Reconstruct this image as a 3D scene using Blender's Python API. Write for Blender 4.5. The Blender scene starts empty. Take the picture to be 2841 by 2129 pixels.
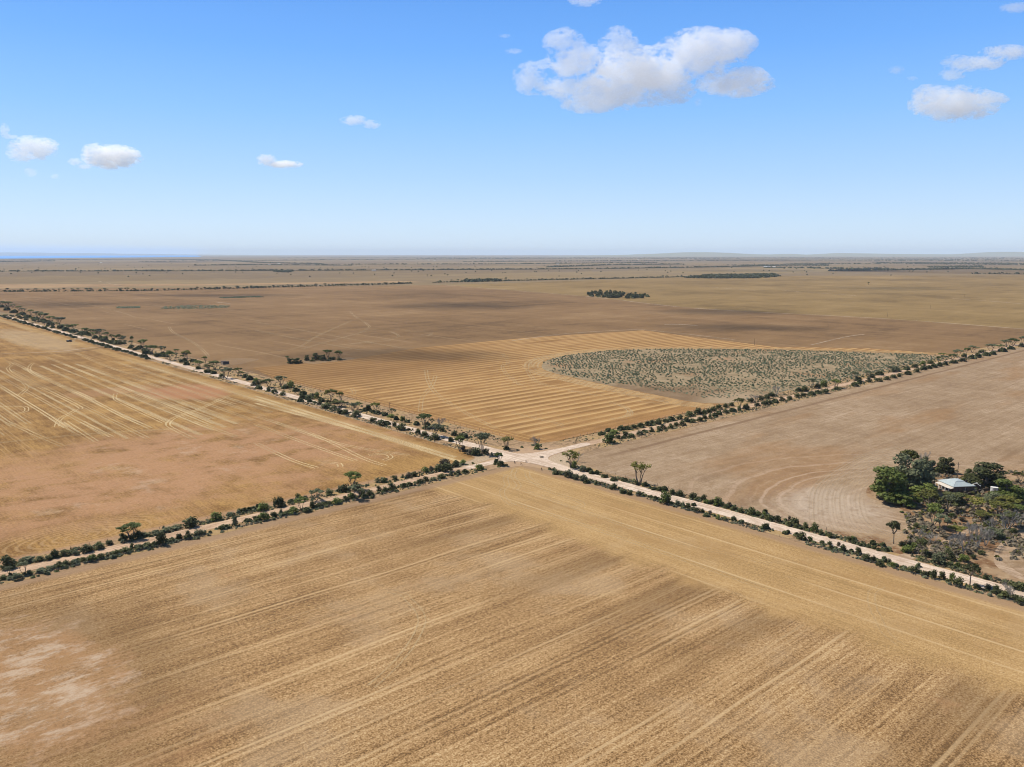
import bpy, bmesh, math, random
import numpy as np
from mathutils import Vector, Matrix, noise as mnoise

R = math.radians
S = bpy.context.scene
C = S.collection

# ------------------------------------------------------------------ survey frame
# world x runs along the cross road, world y along the main road, origin = crossroads
F, CX, CY, YH, HC = 2225.0, 1420.5, 1064.5, 704.0, 120.0
PIT = math.atan((CY - YH) / F)
TH = R(42.0)
cp, sp, ct, st = math.cos(PIT), math.sin(PIT), math.cos(TH), math.sin(TH)


def cam_ground(x, y):
    dx, dy = (x - CX) / F, (CY - y) / F
    d = (dx, cp + dy * sp, -sp + dy * cp)
    t = -HC / d[2]
    return d[0] * t, d[1] * t


O0 = cam_ground(1477, 1271)


def cam2w(X, Y):
    X -= O0[0]; Y -= O0[1]
    return X * ct + Y * st, -X * st + Y * ct


def P(x, y):
    return cam2w(*cam_ground(x, y))


CR = {1: (0, 640), 2: (710, 640), 3: (1420, 640), 4: (2121, 640), 5: (0, 1170), 6: (710, 1100), 7: (1420, 1100), 8: (2121, 1170)}
KC = 720 / 2211


def Q(n, x, y):
    o = CR[n]
    return P(o[0] + x * KC, o[1] + y * KC)


CAMXY = cam2w(0, 0)
FWD, RGT = (st, ct), (ct, -st)


def dist(x, y):
    return (x - CAMXY[0]) * FWD[0] + (y - CAMXY[1]) * FWD[1]


# ------------------------------------------------------------------ camera, sky, sun, exposure
cd = bpy.data.cameras.new('camera')
cam = bpy.data.objects.new('camera', cd); C.objects.link(cam)
cam.location = (CAMXY[0], CAMXY[1], HC)
cam.rotation_euler = (R(90) - PIT, 0, -(R(90) - math.atan2(FWD[1], FWD[0])))
cd.sensor_width = 36.0; cd.lens = 36.0 * F / 2841.0
cd.clip_start = 1.0; cd.clip_end = 250000.0
S.camera = cam

SUN_EL = R(54)
sx, sy = -0.86, 0.50                      # towards the sun, in the camera's right/forward frame
n_ = math.hypot(sx, sy); sx /= n_; sy /= n_
SUNXY = (sx * RGT[0] + sy * FWD[0], sx * RGT[1] + sy * FWD[1])
SUND = Vector((SUNXY[0] * math.cos(SUN_EL), SUNXY[1] * math.cos(SUN_EL), math.sin(SUN_EL)))

w = bpy.data.worlds.new('World'); S.world = w; w.use_nodes = True
wt = w.node_tree; wt.nodes.clear()
sky = wt.nodes.new('ShaderNodeTexSky'); sky.sky_type = 'NISHITA'; sky.sun_disc = False
sky.sun_elevation = SUN_EL; sky.sun_rotation = math.atan2(SUNXY[0], SUNXY[1])
sky.altitude = 100; sky.air_density = 1.0; sky.dust_density = 0.2; sky.ozone_density = 3.0
# the clear-air blue of the day, by height above the horizon all the way round, over the physical sky; upper stops dimmed to darken shadows
tc = wt.nodes.new('ShaderNodeTexCoord'); sep = wt.nodes.new('ShaderNodeSeparateXYZ'); rmp = wt.nodes.new('ShaderNodeValToRGB'); asn = wt.nodes.new('ShaderNodeMath'); asn.operation = 'ARCSINE'
wt.links.new(tc.outputs['Generated'], sep.inputs[0]); wt.links.new(sep.outputs[2], asn.inputs[0]); wt.links.new(asn.outputs[0], rmp.inputs[0])
SKYR = [(0.0, (0.53, 0.67, 0.83)), (0.035, (0.475, 0.645, 0.85)), (0.09, (0.345, 0.555, 0.86)), (0.16, (0.215, 0.46, 0.86)), (0.23, (0.130, 0.365, 0.85)), (0.30, (0.088, 0.290, 0.76)), (0.5, (0.070, 0.155, 0.34)), (1.0, (0.045, 0.092, 0.19))]
cr = rmp.color_ramp
for i, (p_, c_) in enumerate(SKYR):
    e_ = cr.elements[i] if i < 2 else cr.elements.new(p_)
    e_.position = p_; e_.color = (*c_, 1)
SKY_STR = 0.12
gain = wt.nodes.new('ShaderNodeMix'); gain.data_type = 'RGBA'; gain.blend_type = 'MULTIPLY'; gain.clamp_result = False
gain.inputs[0].default_value = 1.0; gain.inputs[7].default_value = (1 / SKY_STR,) * 3 + (1,)
wt.links.new(rmp.outputs[0], gain.inputs[6])
mixs = wt.nodes.new('ShaderNodeMix'); mixs.data_type = 'RGBA'; mixs.inputs[0].default_value = 0.85
wt.links.new(sky.outputs[0], mixs.inputs[6]); wt.links.new(gain.outputs[2], mixs.inputs[7])
bg = wt.nodes.new('ShaderNodeBackground'); bg.inputs['Strength'].default_value = SKY_STR
wo = wt.nodes.new('ShaderNodeOutputWorld')
wt.links.new(mixs.outputs[2], bg.inputs[0]); wt.links.new(bg.outputs[0], wo.inputs[0])

ld = bpy.data.lights.new('sun', 'SUN'); ld.energy = 5.0; ld.angle = R(0.53); ld.color = (1.0, 0.952, 0.86)
sun = bpy.data.objects.new('sun', ld); C.objects.link(sun)
sun.rotation_euler = SUND.to_track_quat('Z', 'Y').to_euler()

S.view_settings.view_transform = 'Standard'; S.view_settings.look = 'None'
S.view_settings.exposure = 0.30; S.view_settings.gamma = 1.0; S.view_settings.use_curve_mapping = False
S.cycles.max_bounces = 24; S.cycles.diffuse_bounces = 2; S.cycles.volume_bounces = 22; S.cycles.transparent_max_bounces = 12
S.cycles.filter_width = 1.05; S.cycles.volume_step_rate = 1.0; S.cycles.volume_max_steps = 128

# ------------------------------------------------------------------ node expressions
class X:
    """a socket (or number) of a node tree, with arithmetic"""
    def __init__(s, t, k): s.t, s.k = t, k

    def op(s, o, *a):
        n = s.t.nodes.new('ShaderNodeMath'); n.operation = o
        for i, v in enumerate((s,) + a):
            if isinstance(v, X): s.t.links.new(v.k, n.inputs[i])
            else: n.inputs[i].default_value = v
        return X(s.t, n.outputs[0])
    def __add__(s, b): return s.op('ADD', b)
    __radd__ = __add__
    def __sub__(s, b): return s.op('SUBTRACT', b)
    def __rsub__(s, b): return (s * -1) + b
    def __mul__(s, b): return s.op('MULTIPLY', b)
    __rmul__ = __mul__
    def __truediv__(s, b): return s.op('DIVIDE', b)


class Mat:
    pw, kf = 1.33, 0.785      # field colours: depth and overall albedo
    def __init__(s, name):
        s.m = bpy.data.materials.new(name); s.m.use_nodes = True
        s.t = s.m.node_tree; s.t.nodes.clear()
        s.out = s.t.nodes.new('ShaderNodeOutputMaterial')
        s._p = None

    def n(s, k): return s.t.nodes.new(k)

    def pos(s):
        if s._p is None:
            g = s.n('ShaderNodeNewGeometry'); q = s.n('ShaderNodeSeparateXYZ')
            s.t.links.new(g.outputs['Position'], q.inputs[0])
            s._p = tuple(X(s.t, q.outputs[i]) for i in range(3))
        return s._p

    def vec(s, *a):
        q = s.n('ShaderNodeCombineXYZ')
        for i, v in enumerate(a):
            if isinstance(v, X): s.t.links.new(v.k, q.inputs[i])
            else: q.inputs[i].default_value = v
        return X(s.t, q.outputs[0])

    def noise(s, v, scale=1.0, detail=2.0, rough=0.5, dist=0.0):
        q = s.n('ShaderNodeTexNoise'); q.inputs['Scale'].default_value = scale
        q.inputs['Detail'].default_value = detail; q.inputs['Roughness'].default_value = rough; q.inputs['Distortion'].default_value = dist
        s.t.links.new(v.k, q.inputs['Vector'])
        return X(s.t, q.outputs[0])

    def white(s, v):
        q = s.n('ShaderNodeTexWhiteNoise'); q.noise_dimensions = '3D'; s.t.links.new(v.k, q.inputs['Vector'])
        return X(s.t, q.outputs['Value'])

    def sm(s, x, lo, hi, a=0.0, b=1.0):
        q = s.n('ShaderNodeMapRange'); q.interpolation_type = 'SMOOTHSTEP'
        s.t.links.new(x.k, q.inputs[0])
        for i, v in enumerate((lo, hi, a, b)): q.inputs[i + 1].default_value = v
        return X(s.t, q.outputs[0])

    def mix(s, f, a, b, blend='MIX'):
        q = s.n('ShaderNodeMix'); q.data_type = 'RGBA'; q.blend_type = blend
        for k, v in ((0, f), (6, a), (7, b)):
            if isinstance(v, X): s.t.links.new(v.k, q.inputs[k])
            elif k == 0: q.inputs[0].default_value = v
            else: q.inputs[k].default_value = (*(c ** s.pw * (s.kf * h if s.pw > 1 else 1) for c, h in zip(v, (0.985, .992, 1.03))), 1.0)
        return X(s.t, q.outputs[2])

    def val(s, col, f):
        """col * f"""
        v = s.vec(f, f, f)
        return s.mix(1.0, col, v, 'MULTIPLY')

    def surf(s, col, rough=0.95, spec=0.1, bump=None, bstr=0.3, bdist=0.1, metal=0.0):
        b = s.n('ShaderNodeBsdfPrincipled')
        if isinstance(col, X): s.t.links.new(col.k, b.inputs['Base Color'])
        else: b.inputs['Base Color'].default_value = (*col, 1)
        b.inputs['Roughness'].default_value = rough; b.inputs['Specular IOR Level'].default_value = spec; b.inputs['Metallic'].default_value = metal
        if bump is not None:
            u = s.n('ShaderNodeBump'); u.inputs['Strength'].default_value = bstr; u.inputs['Distance'].default_value = bdist
            s.t.links.new(bump.k, u.inputs['Height']); s.t.links.new(u.outputs[0], b.inputs['Normal'])
        s.t.links.new(b.outputs[0], s.out.inputs[0])
        return b

    def blob(s, cx, cy, rx, ry, rot=0.0, soft=0.5, wob=None):
        """soft-edged patch on the ground: 1 inside, 0 outside"""
        x, y, _ = s.pos()
        c_, s_ = math.cos(rot), math.sin(rot)
        a = (x - cx) * (c_ / rx) + (y - cy) * (s_ / rx)
        b = (y - cy) * (c_ / ry) - (x - cx) * (s_ / ry)
        d = (a * a + b * b).op('SQRT')
        if wob is not None: d = d + wob
        return s.sm(d, 1 - soft, 1 + soft, 1.0, 0.0)


def plain(name, col, rough=0.8, var=0.25, scale=3.0, spec=0.2, metal=0.0):
    m = Mat(name); x, y, z = m.pos()
    nz = m.noise(m.vec(x, y, z), scale, 3, 0.6)
    col = tuple(c * .86 for c in col)
    m.surf(m.val(m.vec(*col), m.sm(nz, 0.25, 0.75, 1 - var, 1 + var)), rough, spec, metal=metal)
    return m.m


def lines(m, a, period, width, wob=None):
    """thin bright lines every `period` metres across coordinate a: 0..1"""
    k = a / period
    if wob is not None: k = k + wob
    d = (k.op('FRACT') - 0.5).op('ABSOLUTE') * period     # 0 at the line
    return m.sm(d, width * 0.35, width, 1.0, 0.0)


# ------------------------------------------------------------------ object helpers
def link(name, mesh, parent=None, **kw):
    o = bpy.data.objects.new(name, mesh); C.objects.link(o)
    if parent is not None: o.parent = parent
    for k, v in kw.items(): o[k] = v
    return o


def thing(name, label, cat, loc=(0, 0, 0), rz=0.0, group=None, sc=None):
    o = link(name, None, label=label, category=cat)
    o.location = loc; o.rotation_euler = (0, 0, rz)
    if sc is not None: o.scale = sc
    if group: o['group'] = group
    return o


class MB:
    def __init__(s): s.v, s.f = [], []

    def quad(s, *p):
        b = len(s.v); s.v += [tuple(q) for q in p]; s.f.append(tuple(range(b, b + len(p))))

    def box(s, x0, y0, z0, x1, y1, z1):
        b = len(s.v)
        s.v += [(x0, y0, z0), (x1, y0, z0), (x1, y1, z0), (x0, y1, z0), (x0, y0, z1), (x1, y0, z1), (x1, y1, z1), (x0, y1, z1)]
        s.f += [tuple(b + i for i in q) for q in ((3, 2, 1, 0), (4, 5, 6, 7), (0, 1, 5, 4), (1, 2, 6, 5), (2, 3, 7, 6), (3, 0, 4, 7))]

    def slab(s, pts, t):
        """a roof sheet: polygon pts and the same polygon t metres higher"""
        b = len(s.v); n = len(pts)
        s.v += [tuple(p) for p in pts] + [(p[0], p[1], p[2] + t) for p in pts]
        s.f.append(tuple(b + i for i in reversed(range(n)))); s.f.append(tuple(b + n + i for i in range(n)))
        s.f += [(b + i, b + (i + 1) % n, b + n + (i + 1) % n, b + n + i) for i in range(n)]

    def tube(s, pts, rads, k=5, cap=True):
        b = len(s.v); N = len(pts)
        for i, p in enumerate(pts):
            p = Vector(p); d = Vector(pts[min(i + 1, N - 1)]) - Vector(pts[max(i - 1, 0)])
            d = d.normalized() if d.length > 1e-9 else Vector((0, 0, 1))
            a = d.orthogonal().normalized(); c = d.cross(a)
            for j in range(k):
                t = 2 * math.pi * j / k
                s.v.append(tuple(p + (a * math.cos(t) + c * math.sin(t)) * rads[i]))
        for i in range(N - 1):
            for j in range(k):
                s.f.append((b + i * k + j, b + i * k + (j + 1) % k, b + (i + 1) * k + (j + 1) % k, b + (i + 1) * k + j))
        if cap:
            s.f.append(tuple(b + j for j in reversed(range(k)))); s.f.append(tuple(b + (N - 1) * k + j for j in range(k)))

    def mesh(s, name, mat, smooth=False):
        me = bpy.data.meshes.new(name); me.from_pydata(s.v, [], s.f); me.materials.append(mat); me.update()
        if smooth: me.shade_smooth()
        return me

    def build(s, name, mat, parent=None, smooth=False, **kw):
        return link(name, s.mesh(name, mat, smooth), parent, **kw)


def poly(name, pts, z, mat, kind='structure', grid=None):
    """flat sheet from an outline"""
    bm = bmesh.new()
    vs = [bm.verts.new((p[0], p[1], z)) for p in pts]
    f = bm.faces.new(vs)
    bm.normal_update()
    if f.normal.z < 0: f.normal_flip()
    bmesh.ops.triangulate(bm, faces=bm.faces[:])
    me = bpy.data.meshes.new(name); bm.to_mesh(me); bm.free(); me.materials.append(mat)
    return link(name, me, kind=kind)


def smooth_line(pts, step=3.0, closed=False):
    pts = [Vector((p[0], p[1])) for p in pts]; out = []
    N = len(pts)
    for i in range(N - 1 + (1 if closed else 0)):
        g = (lambda k: pts[k % N]) if closed else (lambda k: pts[min(max(k, 0), N - 1)])
        p0, p1, p2, p3 = g(i - 1), g(i), g(i + 1), g(i + 2)
        k = max(2, int((p2 - p1).length / step))
        for j in range(k):
            t = j / k
            out.append(0.5 * (2 * p1 + (p2 - p0) * t + (2 * p0 - 5 * p1 + 4 * p2 - p3) * t * t + (3 * p1 - p0 - 3 * p2 + p3) * t ** 3))
    if not closed: out.append(pts[-1])
    return out


def normals2(line):
    out = []
    for i in range(len(line)):
        d = line[min(i + 1, len(line) - 1)] - line[max(i - 1, 0)]
        d = d.normalized() if d.length > 0 else Vector((1, 0))
        out.append(Vector((-d.y, d.x)))
    return out


rng = random.Random(7)


def ribbon_into(mb, line, off, width, z, jit=0.0):
    nn = normals2(line); b = len(mb.v)
    for p, n in zip(line, nn):
        a = p + n * (off - width / 2 + rng.uniform(-jit, jit)); c = p + n * (off + width / 2 + rng.uniform(-jit, jit))
        mb.v += [(a.x, a.y, z), (c.x, c.y, z)]
    for i in range(len(line) - 1):
        k = b + 2 * i
        mb.f.append((k, k + 2, k + 3, k + 1))


# ------------------------------------------------------------------ ground materials
STRAW = (0.53, 0.368, 0.200); STRAW_L = (0.68, 0.515, 0.31); STRAW_M = (0.415, 0.272, 0.14); STRAW_D = (0.235, 0.15, 0.076)
PINK = (0.50, 0.318, 0.178); PALE = (0.67, 0.56, 0.43)


def near_field_mat():
    m = Mat('near_stubble'); x, y, z = m.pos(); V = m.vec(x, y, 0)
    big = m.noise(V, 0.012, 3, 0.55); mid = m.noise(V, 0.06, 3, 0.6); grain = m.noise(V, 0.85, 2, 0.75); grit = m.noise(V, 2.0, 1, 0.6)
    edge = x + (m.noise(m.vec(y * 0.085, 0, 3.1), 1, 1) - 0.5) * 22
    head = m.sm(edge + (mid - 0.5) * 14, -88, -74)                                   # headland driven along the main road
    a = y + (x * 0.004); b = x

    def rows(a, b, seed):
        sw = m.noise(m.vec(a * 0.085, b * 0.0035, seed), 1, 1, 0.5)
        s2 = m.noise(m.vec(a * 0.33, b * 0.005, seed + 4), 1, 3, 0.7)
        s3 = m.noise(m.vec(a * 0.85, b * 0.007, seed + 9), 1, 1, 0.6)
        return sw, s2, s3
    i1, i2, i3 = rows(a, b, 0.0); h1, h2, h3 = rows(x, y, 20.0)
    w1, w2 = lines(m, y + (m.noise(m.vec(y * 0.02, x * 0.01, 2), 1, 1) - 0.5) * 5, 11.7, 0.75), lines(m, y + 2.4 + (m.noise(m.vec(y * 0.02, x * 0.01, 2), 1, 1) - 0.5) * 5, 11.7, 0.6)
    wm = m.sm(m.noise(m.vec(y * 0.06, x * 0.008, 7), 1, 1), 0.42, 0.62)
    inr = i1 * 0.17 + i2 * 0.38 + i3 * 0.52 - 0.035
    hdr = h1 * 0.22 + h2 * 0.44 + h3 * 0.44 - 0.05
    val = inr + (hdr - inr) * head
    val = val + (big - 0.5) * 0.34 + (mid - 0.5) * 0.34 + (grain - 0.5) * 0.85 + (grit - 0.5) * 0.95 + 0.03
    col = m.mix(m.sm(val, 0.24, 0.52), STRAW_D, STRAW_M)
    col = m.mix(m.sm(val, 0.44, 0.68), col, STRAW)
    col = m.mix(m.sm(val, 0.62, 0.92), col, STRAW_L)
    col = m.mix(m.sm(m.noise(V, 0.022, 4, 0.65), 0.50, 0.66) * 0.40, col, (0.53, 0.405, 0.265))
    col = m.mix((w1 + w2 * 0.6).op('MINIMUM', 1.0) * wm * (1 - head) * 0.55, col, STRAW_L)
    # ends of the swaths left unburied: browner stubble just inside the headland, in alternate bouts
    bout = m.sm(m.noise(m.vec(y * 0.045, 0, 5.5), 1, 0), 0.47, 0.60)
    col = m.mix(m.sm(edge, -170, -84) * (1 - head) * bout * m.sm(mid, 0.3, 0.6, 0.6, 1.0) * 0.50, col, STRAW_D)
    # headland: yellower straw, pale lines down it
    col = m.mix(head * 0.42, col, (0.62, 0.44, 0.215))
    col = m.mix(head * m.sm(m.noise(m.vec(x * 0.05, y * 0.02, 31), 1, 4, .65), 0.48, 0.64) * 0.45, col, (0.44, 0.29, 0.14))
    hl = lines(m, x + 1.4, 14.0, 0.8) * m.sm(m.noise(m.vec(x * 0.1, y * 0.01, 8), 1, 1), 0.4, 0.6)
    col = m.mix(hl * head * 0.6, col, STRAW_L)
    # bare pink ground and bleached scald in the corner nearest the camera's left
    wob = (m.noise(V, 0.035, 4, 0.65) - 0.5) * 1.5
    streak = m.noise(m.vec(y * 0.13, x * 0.06, 12), 1, 7, 0.78)
    ring_ = m.blob(-276, -88, 40, 62, 0.0, 0.4, wob) * 0.45
    col = m.mix(ring_, col, STRAW_D)
    wob2 = (m.noise(V, 0.06, 6, 0.72) - 0.5) * 1.9
    sc = m.blob(-281, -88, 24, 42, 0.0, 0.22, wob2) * 0.85
    col = m.mix(sc * m.sm(grain * .5 + mid * .5, 0.36, 0.58, .35, .8), col, PINK)
    col = m.mix(sc * m.sm(streak, 0.46, 0.64) * 0.7, col, PALE)
    col = m.mix(sc * m.sm(m.noise(V, 0.12, 4, 0.7), 0.54, 0.66) * 0.5, col, STRAW_M)
    s2 = m.blob(-270, -140, 30, 20, 0.3, 0.5, wob) * 0.7
    col = m.mix(s2 * m.sm(streak, 0.40, 0.7) * 0.7, col, PINK)
    sp = m.sm(m.noise(V, 0.055, 3, 0.6), 0.66, 0.74)
    col = m.mix(sp * 0.35, col, PINK)
    # strip beside the fence: grey trampled earth
    e2 = m.sm(y + (mid - 0.5) * 5, -13, -8).op('MAXIMUM', m.sm(x + (mid - 0.5) * 5, -22, -16.5))
    col = m.mix(e2 * 0.75, col, (0.42, 0.30, 0.20))
    m.surf(col, 0.95, 0.05, bump=grain + grit, bstr=0.5, bdist=0.12)
    return m.m


def left_field_mat():
    m = Mat('left_stubble'); x, y, z = m.pos(); V = m.vec(x, y, 0)
    big = m.noise(V, 0.011, 3, 0.6); mid = m.noise(V, 0.05, 4, 0.62); grain = m.noise(V, 0.9, 3, 0.7)
    s1 = m.noise(m.vec(x * 0.05, y * 0.008, 1), 1, 3, 0.6); s2 = m.noise(m.vec(x * 0.28, y * 0.02, 4), 1, 3, 0.65); s3 = m.noise(m.vec(x * 0.9, y * 0.06, 6), 1, 2, 0.65)
    val = s1 * 0.2 + s2 * 0.36 + s3 * 0.44 + (big - 0.5) * 0.5 + (mid - 0.5) * 0.6 + (grain - 0.5) * 1.1
    col = m.mix(m.sm(val, 0.30, 0.52), (0.275, 0.165, 0.072), (0.39, 0.245, 0.108))
    col = m.mix(m.sm(val, 0.46, 0.72), col, (0.52, 0.345, 0.15))
    ln = lines(m, x, 11.7, 0.7, (m.noise(m.vec(x * 0.02, y * 0.004, 2), 1, 1) - 0.5) * 0.35)
    lm = m.sm(m.noise(m.vec(x * 0.05, y * 0.006, 5), 1, 1), 0.40, 0.56)
    far = m.sm(y, 170, 240)
    col = m.mix(ln * lm * far * 0.2, col, STRAW_L)
    ln3 = lines(m, x + 2.6, 11.7, 0.6, (m.noise(m.vec(x * 0.02, y * 0.004, 2), 1, 1) - 0.5) * 0.35)
    col = m.mix(ln3 * lm * far * 0.2, col, STRAW_L)
    ln2 = lines(m, x + 4, 23.4, 2.6, (m.noise(m.vec(x * 0.02, y * 0.004, 9), 1, 1) - 0.5) * 0.3)
    col = m.mix(ln2 * m.sm(m.noise(m.vec(x * 0.03, y * 0.004, 15), 1, 1), 0.47, 0.58) * far * 0.22, col, (0.60, 0.44, 0.23))
    # browner cross-driven block towards the truck track
    col = m.mix(m.blob(-150, 640, 90, 60, 0.0, 0.4) * 0.35, col, (0.33, 0.20, 0.085))
    # pink bare soil
    wob = (m.noise(V, 0.020, 5, 0.68) - 0.5) * 1.9
    k = m.blob(-175, 128, 145, 84, 0.10, 0.40, wob)
    st_ = m.noise(m.vec(y * 0.06, x * 0.03, 3), 1, 4, 0.65)
    col = m.mix(k * m.sm(st_ * .6 + mid * .4, 0.36, 0.54) * m.sm(grain, .3, .6, .55, .95), col, (0.53, 0.335, 0.20))
    col = m.mix(k * m.sm(m.noise(V, 0.045, 4, 0.7), 0.56, 0.68) * 0.22, col, PALE)
    col = m.mix(k * m.sm(m.noise(V, 0.22, 5, .75), .50, .66) * .45, col, (0.40, 0.25, 0.125))
    col = m.mix(k * m.sm(m.noise(V, 0.5, 4, .75), .52, .68) * .35, col, (0.62, 0.47, 0.33))
    k2 = m.blob(-66, 372, 34, 46, 0.2, 0.3, wob * 0.7)
    col = m.mix(k2 * 0.8, col, (0.50, 0.285, 0.165))
    k3 = m.blob(-112, 420, 40, 22, 0.0, 0.3, wob * 0.7)
    col = m.mix(k3 * 0.55, col, PINK)
    # curved plough rings in the corner
    dx, dy = x + 236, y - 33
    r = (dx * dx * 0.5 + dy * dy * 1.6).op('SQRT')
    rg = lines(m, r + (mid - 0.5) * 2, 3.1, 0.75) * m.blob(-236, 38, 34, 17, 0, 0.3)
    col = m.mix(rg * 0.32, col, (0.62, 0.46, 0.27))
    # pale swath and light band along road
    col = m.mix(m.blob(-66, 960, 30, 190, 0.0, 0.25, wob * 0.4) * 0.55, col, (0.56, 0.43, 0.27))
    e2 = m.sm(y + (mid - 0.5) * 7, 26, 21)
    col = m.mix(e2 * 0.6, col, (0.50, 0.35, 0.235))
    hb = m.sm(x + (mid - 0.5) * 5, -44, -36) * m.sm(x, -24, -30)
    col = m.mix(hb * 0.4, col, (0.58, 0.41, 0.20))
    m.surf(col, 0.95, 0.05, bump=grain, bstr=0.4, bdist=0.12)
    return m.m


def orange_field_mat():
    m = Mat('golden_stubble'); x, y, z = m.pos(); V = m.vec(x, y, 0)
    big = m.noise(V, 0.010, 3, 0.6); mid = m.noise(V, 0.05, 3, 0.6); grain = m.noise(V, 0.7, 3, 0.7)
    s2 = m.noise(m.vec(y * 0.28, x * 0.005, 4), 1, 2, 0.6)
    yy = y + (m.noise(m.vec(y * 0.01, x * 0.004, 3), 1, 1) - 0.5) * 8
    ln = lines(m, yy, 12.4, 4.6); ln2 = lines(m, yy + 1.2, 12.4, 1.6)
    val = s2 * 0.5 + 0.25 + (big - 0.5) * 0.45 + (mid - 0.5) * 0.45 + (grain - 0.5) * 0.5
    col = m.mix(m.sm(val, 0.34, 0.66), (0.345, 0.208, 0.092), (0.47, 0.295, 0.135))
    md = m.sm(m.noise(m.vec(y * 0.05, x * 0.012, 5), 1, 2), 0.25, 0.5)
    hd = m.sm(x, 34, 46) * m.sm(y, 30, 42)
    col = m.mix(ln * md * hd * 0.62, col, (0.60, 0.41, 0.20))
    col = m.mix(ln2 * md * hd * 0.5, col, (0.68, 0.49, 0.26))
    col = m.mix(m.sm(m.noise(V, 0.03, 4, 0.65), 0.58, 0.72) * 0.35, col, (0.56, 0.36, 0.19))
    # browner colour in the far corner by the clump of trees
    br = m.blob(150, 440, 190, 130, 0.25, 0.55, (mid - 0.5) * 0.5)
    col = m.mix(br * 0.55, col, (0.28, 0.165, 0.075))
    # headland ribbons
    e = lines(m, x, 6.0, 0.9) * m.sm(x, 46, 34)
    col = m.mix(e * 0.5, col, (0.66, 0.47, 0.22))
    e3 = m.sm(y + (mid - 0.5) * 5, 30, 24).op('MAXIMUM', m.sm(x + (mid - 0.5) * 5, 31, 26))
    col = m.mix(e3 * 0.5, col, (0.47, 0.29, 0.14))
    m.surf(col, 0.95, 0.05, bump=grain, bstr=0.4, bdist=0.12)
    return m.m


HB = Q(8, 1500, 700)       # middle of the farmhouse block


def right_field_mat():
    m = Mat('beige_fallow'); x, y, z = m.pos(); V = m.vec(x, y, 0)
    big = m.noise(V, 0.010, 4, 0.6); mid = m.noise(V, 0.05, 4, 0.65); grain = m.noise(V, 1.0, 3, 0.7)
    s1 = m.noise(m.vec(y * 0.05, x * 0.006, 1), 1, 3, 0.6); s2 = m.noise(m.vec(y * 0.30, x * 0.010, 4), 1, 2, 0.6)
    val = s1 * 0.35 + s2 * 0.35 + 0.15 + (big - 0.5) * 0.4 + (mid - 0.5) * 0.5 + (grain - 0.5) * 0.7
    col = m.mix(m.sm(val, 0.28, 0.52), (0.345, 0.245, 0.157), (0.44, 0.328, 0.217))
    col = m.mix(m.sm(val, 0.48, 0.75), col, (0.545, 0.425, 0.300))
    red = m.sm(m.noise(m.vec(y * 0.022, x * 0.006, 9), 1, 3, 0.6), 0.50, 0.66)
    col = m.mix(red * 0.5, col, (0.41, 0.245, 0.115))
    # plough arcs wrapped round the farmhouse block
    dx, dy = (x - HB[0]) + (y - HB[1]) * 0.25, (y - HB[1])
    r = (dx * dx * 0.9 + dy * dy * 1.0).op('SQRT') + (m.noise(V, 0.02, 2) - 0.5) * 14
    ring = m.noise(m.vec(r * 0.22, 0, 2), 1, 2, 0.6)
    near = m.sm(r, 150, 60)
    col = m.mix(near * m.sm(ring, 0.5, 0.66) * 0.6, col, (0.60, 0.46, 0.335))
    col = m.mix(near * m.sm(ring, 0.46, 0.34) * 0.45, col, (0.37, 0.245, 0.16))
    pal = m.blob(HB[0] - 42, HB[1] + 34, 30, 22, 0.4, 0.6, (mid - 0.5) * 1.4)
    col = m.mix(pal * 0.5, col, (0.64, 0.54, 0.43))
    # fresh dark furrow strip along the cross road
    f = m.sm((y + 27 + (m.noise(m.vec(x * 0.02, 0, 0), 1, 1) - 0.5) * 2 - x * 0.004).op('ABSOLUTE'), 1.0, 2.6, 1, 0) * m.sm(x, 22, 60)
    col = m.mix(f * 0.7, col, (0.27, 0.175, 0.11))
    med = m.noise(V, 0.16, 4, 0.72)
    col = m.mix(m.sm(med, 0.50, 0.66) * 0.5, col, (0.34, 0.235, 0.135))
    col = m.mix(m.sm(med, 0.46, 0.34) * 0.35, col, (0.55, 0.425, 0.275))
    fur = m.noise(m.vec(y * 0.8, x * 0.02, 17), 1, 2, 0.7)
    col = m.mix(m.sm(fur, 0.52, 0.62) * 0.4 * m.sm(r, 60, 150), col, (0.34, 0.235, 0.14))
    dots = m.sm(m.noise(V, 0.75, 1, 0.5), 0.66, 0.72)
    col = m.mix(dots * 0.45, col, (0.20, 0.15, 0.10))
    m.surf(col, 0.95, 0.05, bump=grain, bstr=0.4, bdist=0.12)
    return m.m


def far_field_mat(name, c0, c1, c2, seed, lin=True):
    m = Mat(name); x, y, z = m.pos(); V = m.vec(x, y, seed)
    big = m.noise(V, 0.0022, 4, 0.6); mid = m.noise(V, 0.012, 4, 0.65); grain = m.noise(V, 0.15, 3, 0.7)
    s = m.noise(m.vec(x * 0.05, y * 0.0016, seed), 1, 2, 0.6); s2 = m.noise(m.vec(x * 0.006, y * 0.03, seed + 3), 1, 3, 0.6)
    val = s * 0.25 + s2 * 0.3 + 0.22 + (big - 0.5) * 0.7 + (mid - 0.5) * 0.4 + (grain - 0.5) * 0.25
    col = m.mix(m.sm(val, 0.30, 0.52), c0, c1)
    col = m.mix(m.sm(val, 0.48, 0.76), col, c2)
    if lin:
        ln = lines(m, x + (m.noise(V, 0.004, 2) - 0.5) * 30, 70.0, 2.2) * m.sm(m.noise(m.vec(x * 0.01, y * 0.004, 3), 1, 2), 0.5, 0.62)
        col = m.mix(ln * 0.4, col, (0.52, 0.39, 0.25))
    m.surf(col, 0.95, 0.05)
    return m.m


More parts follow.
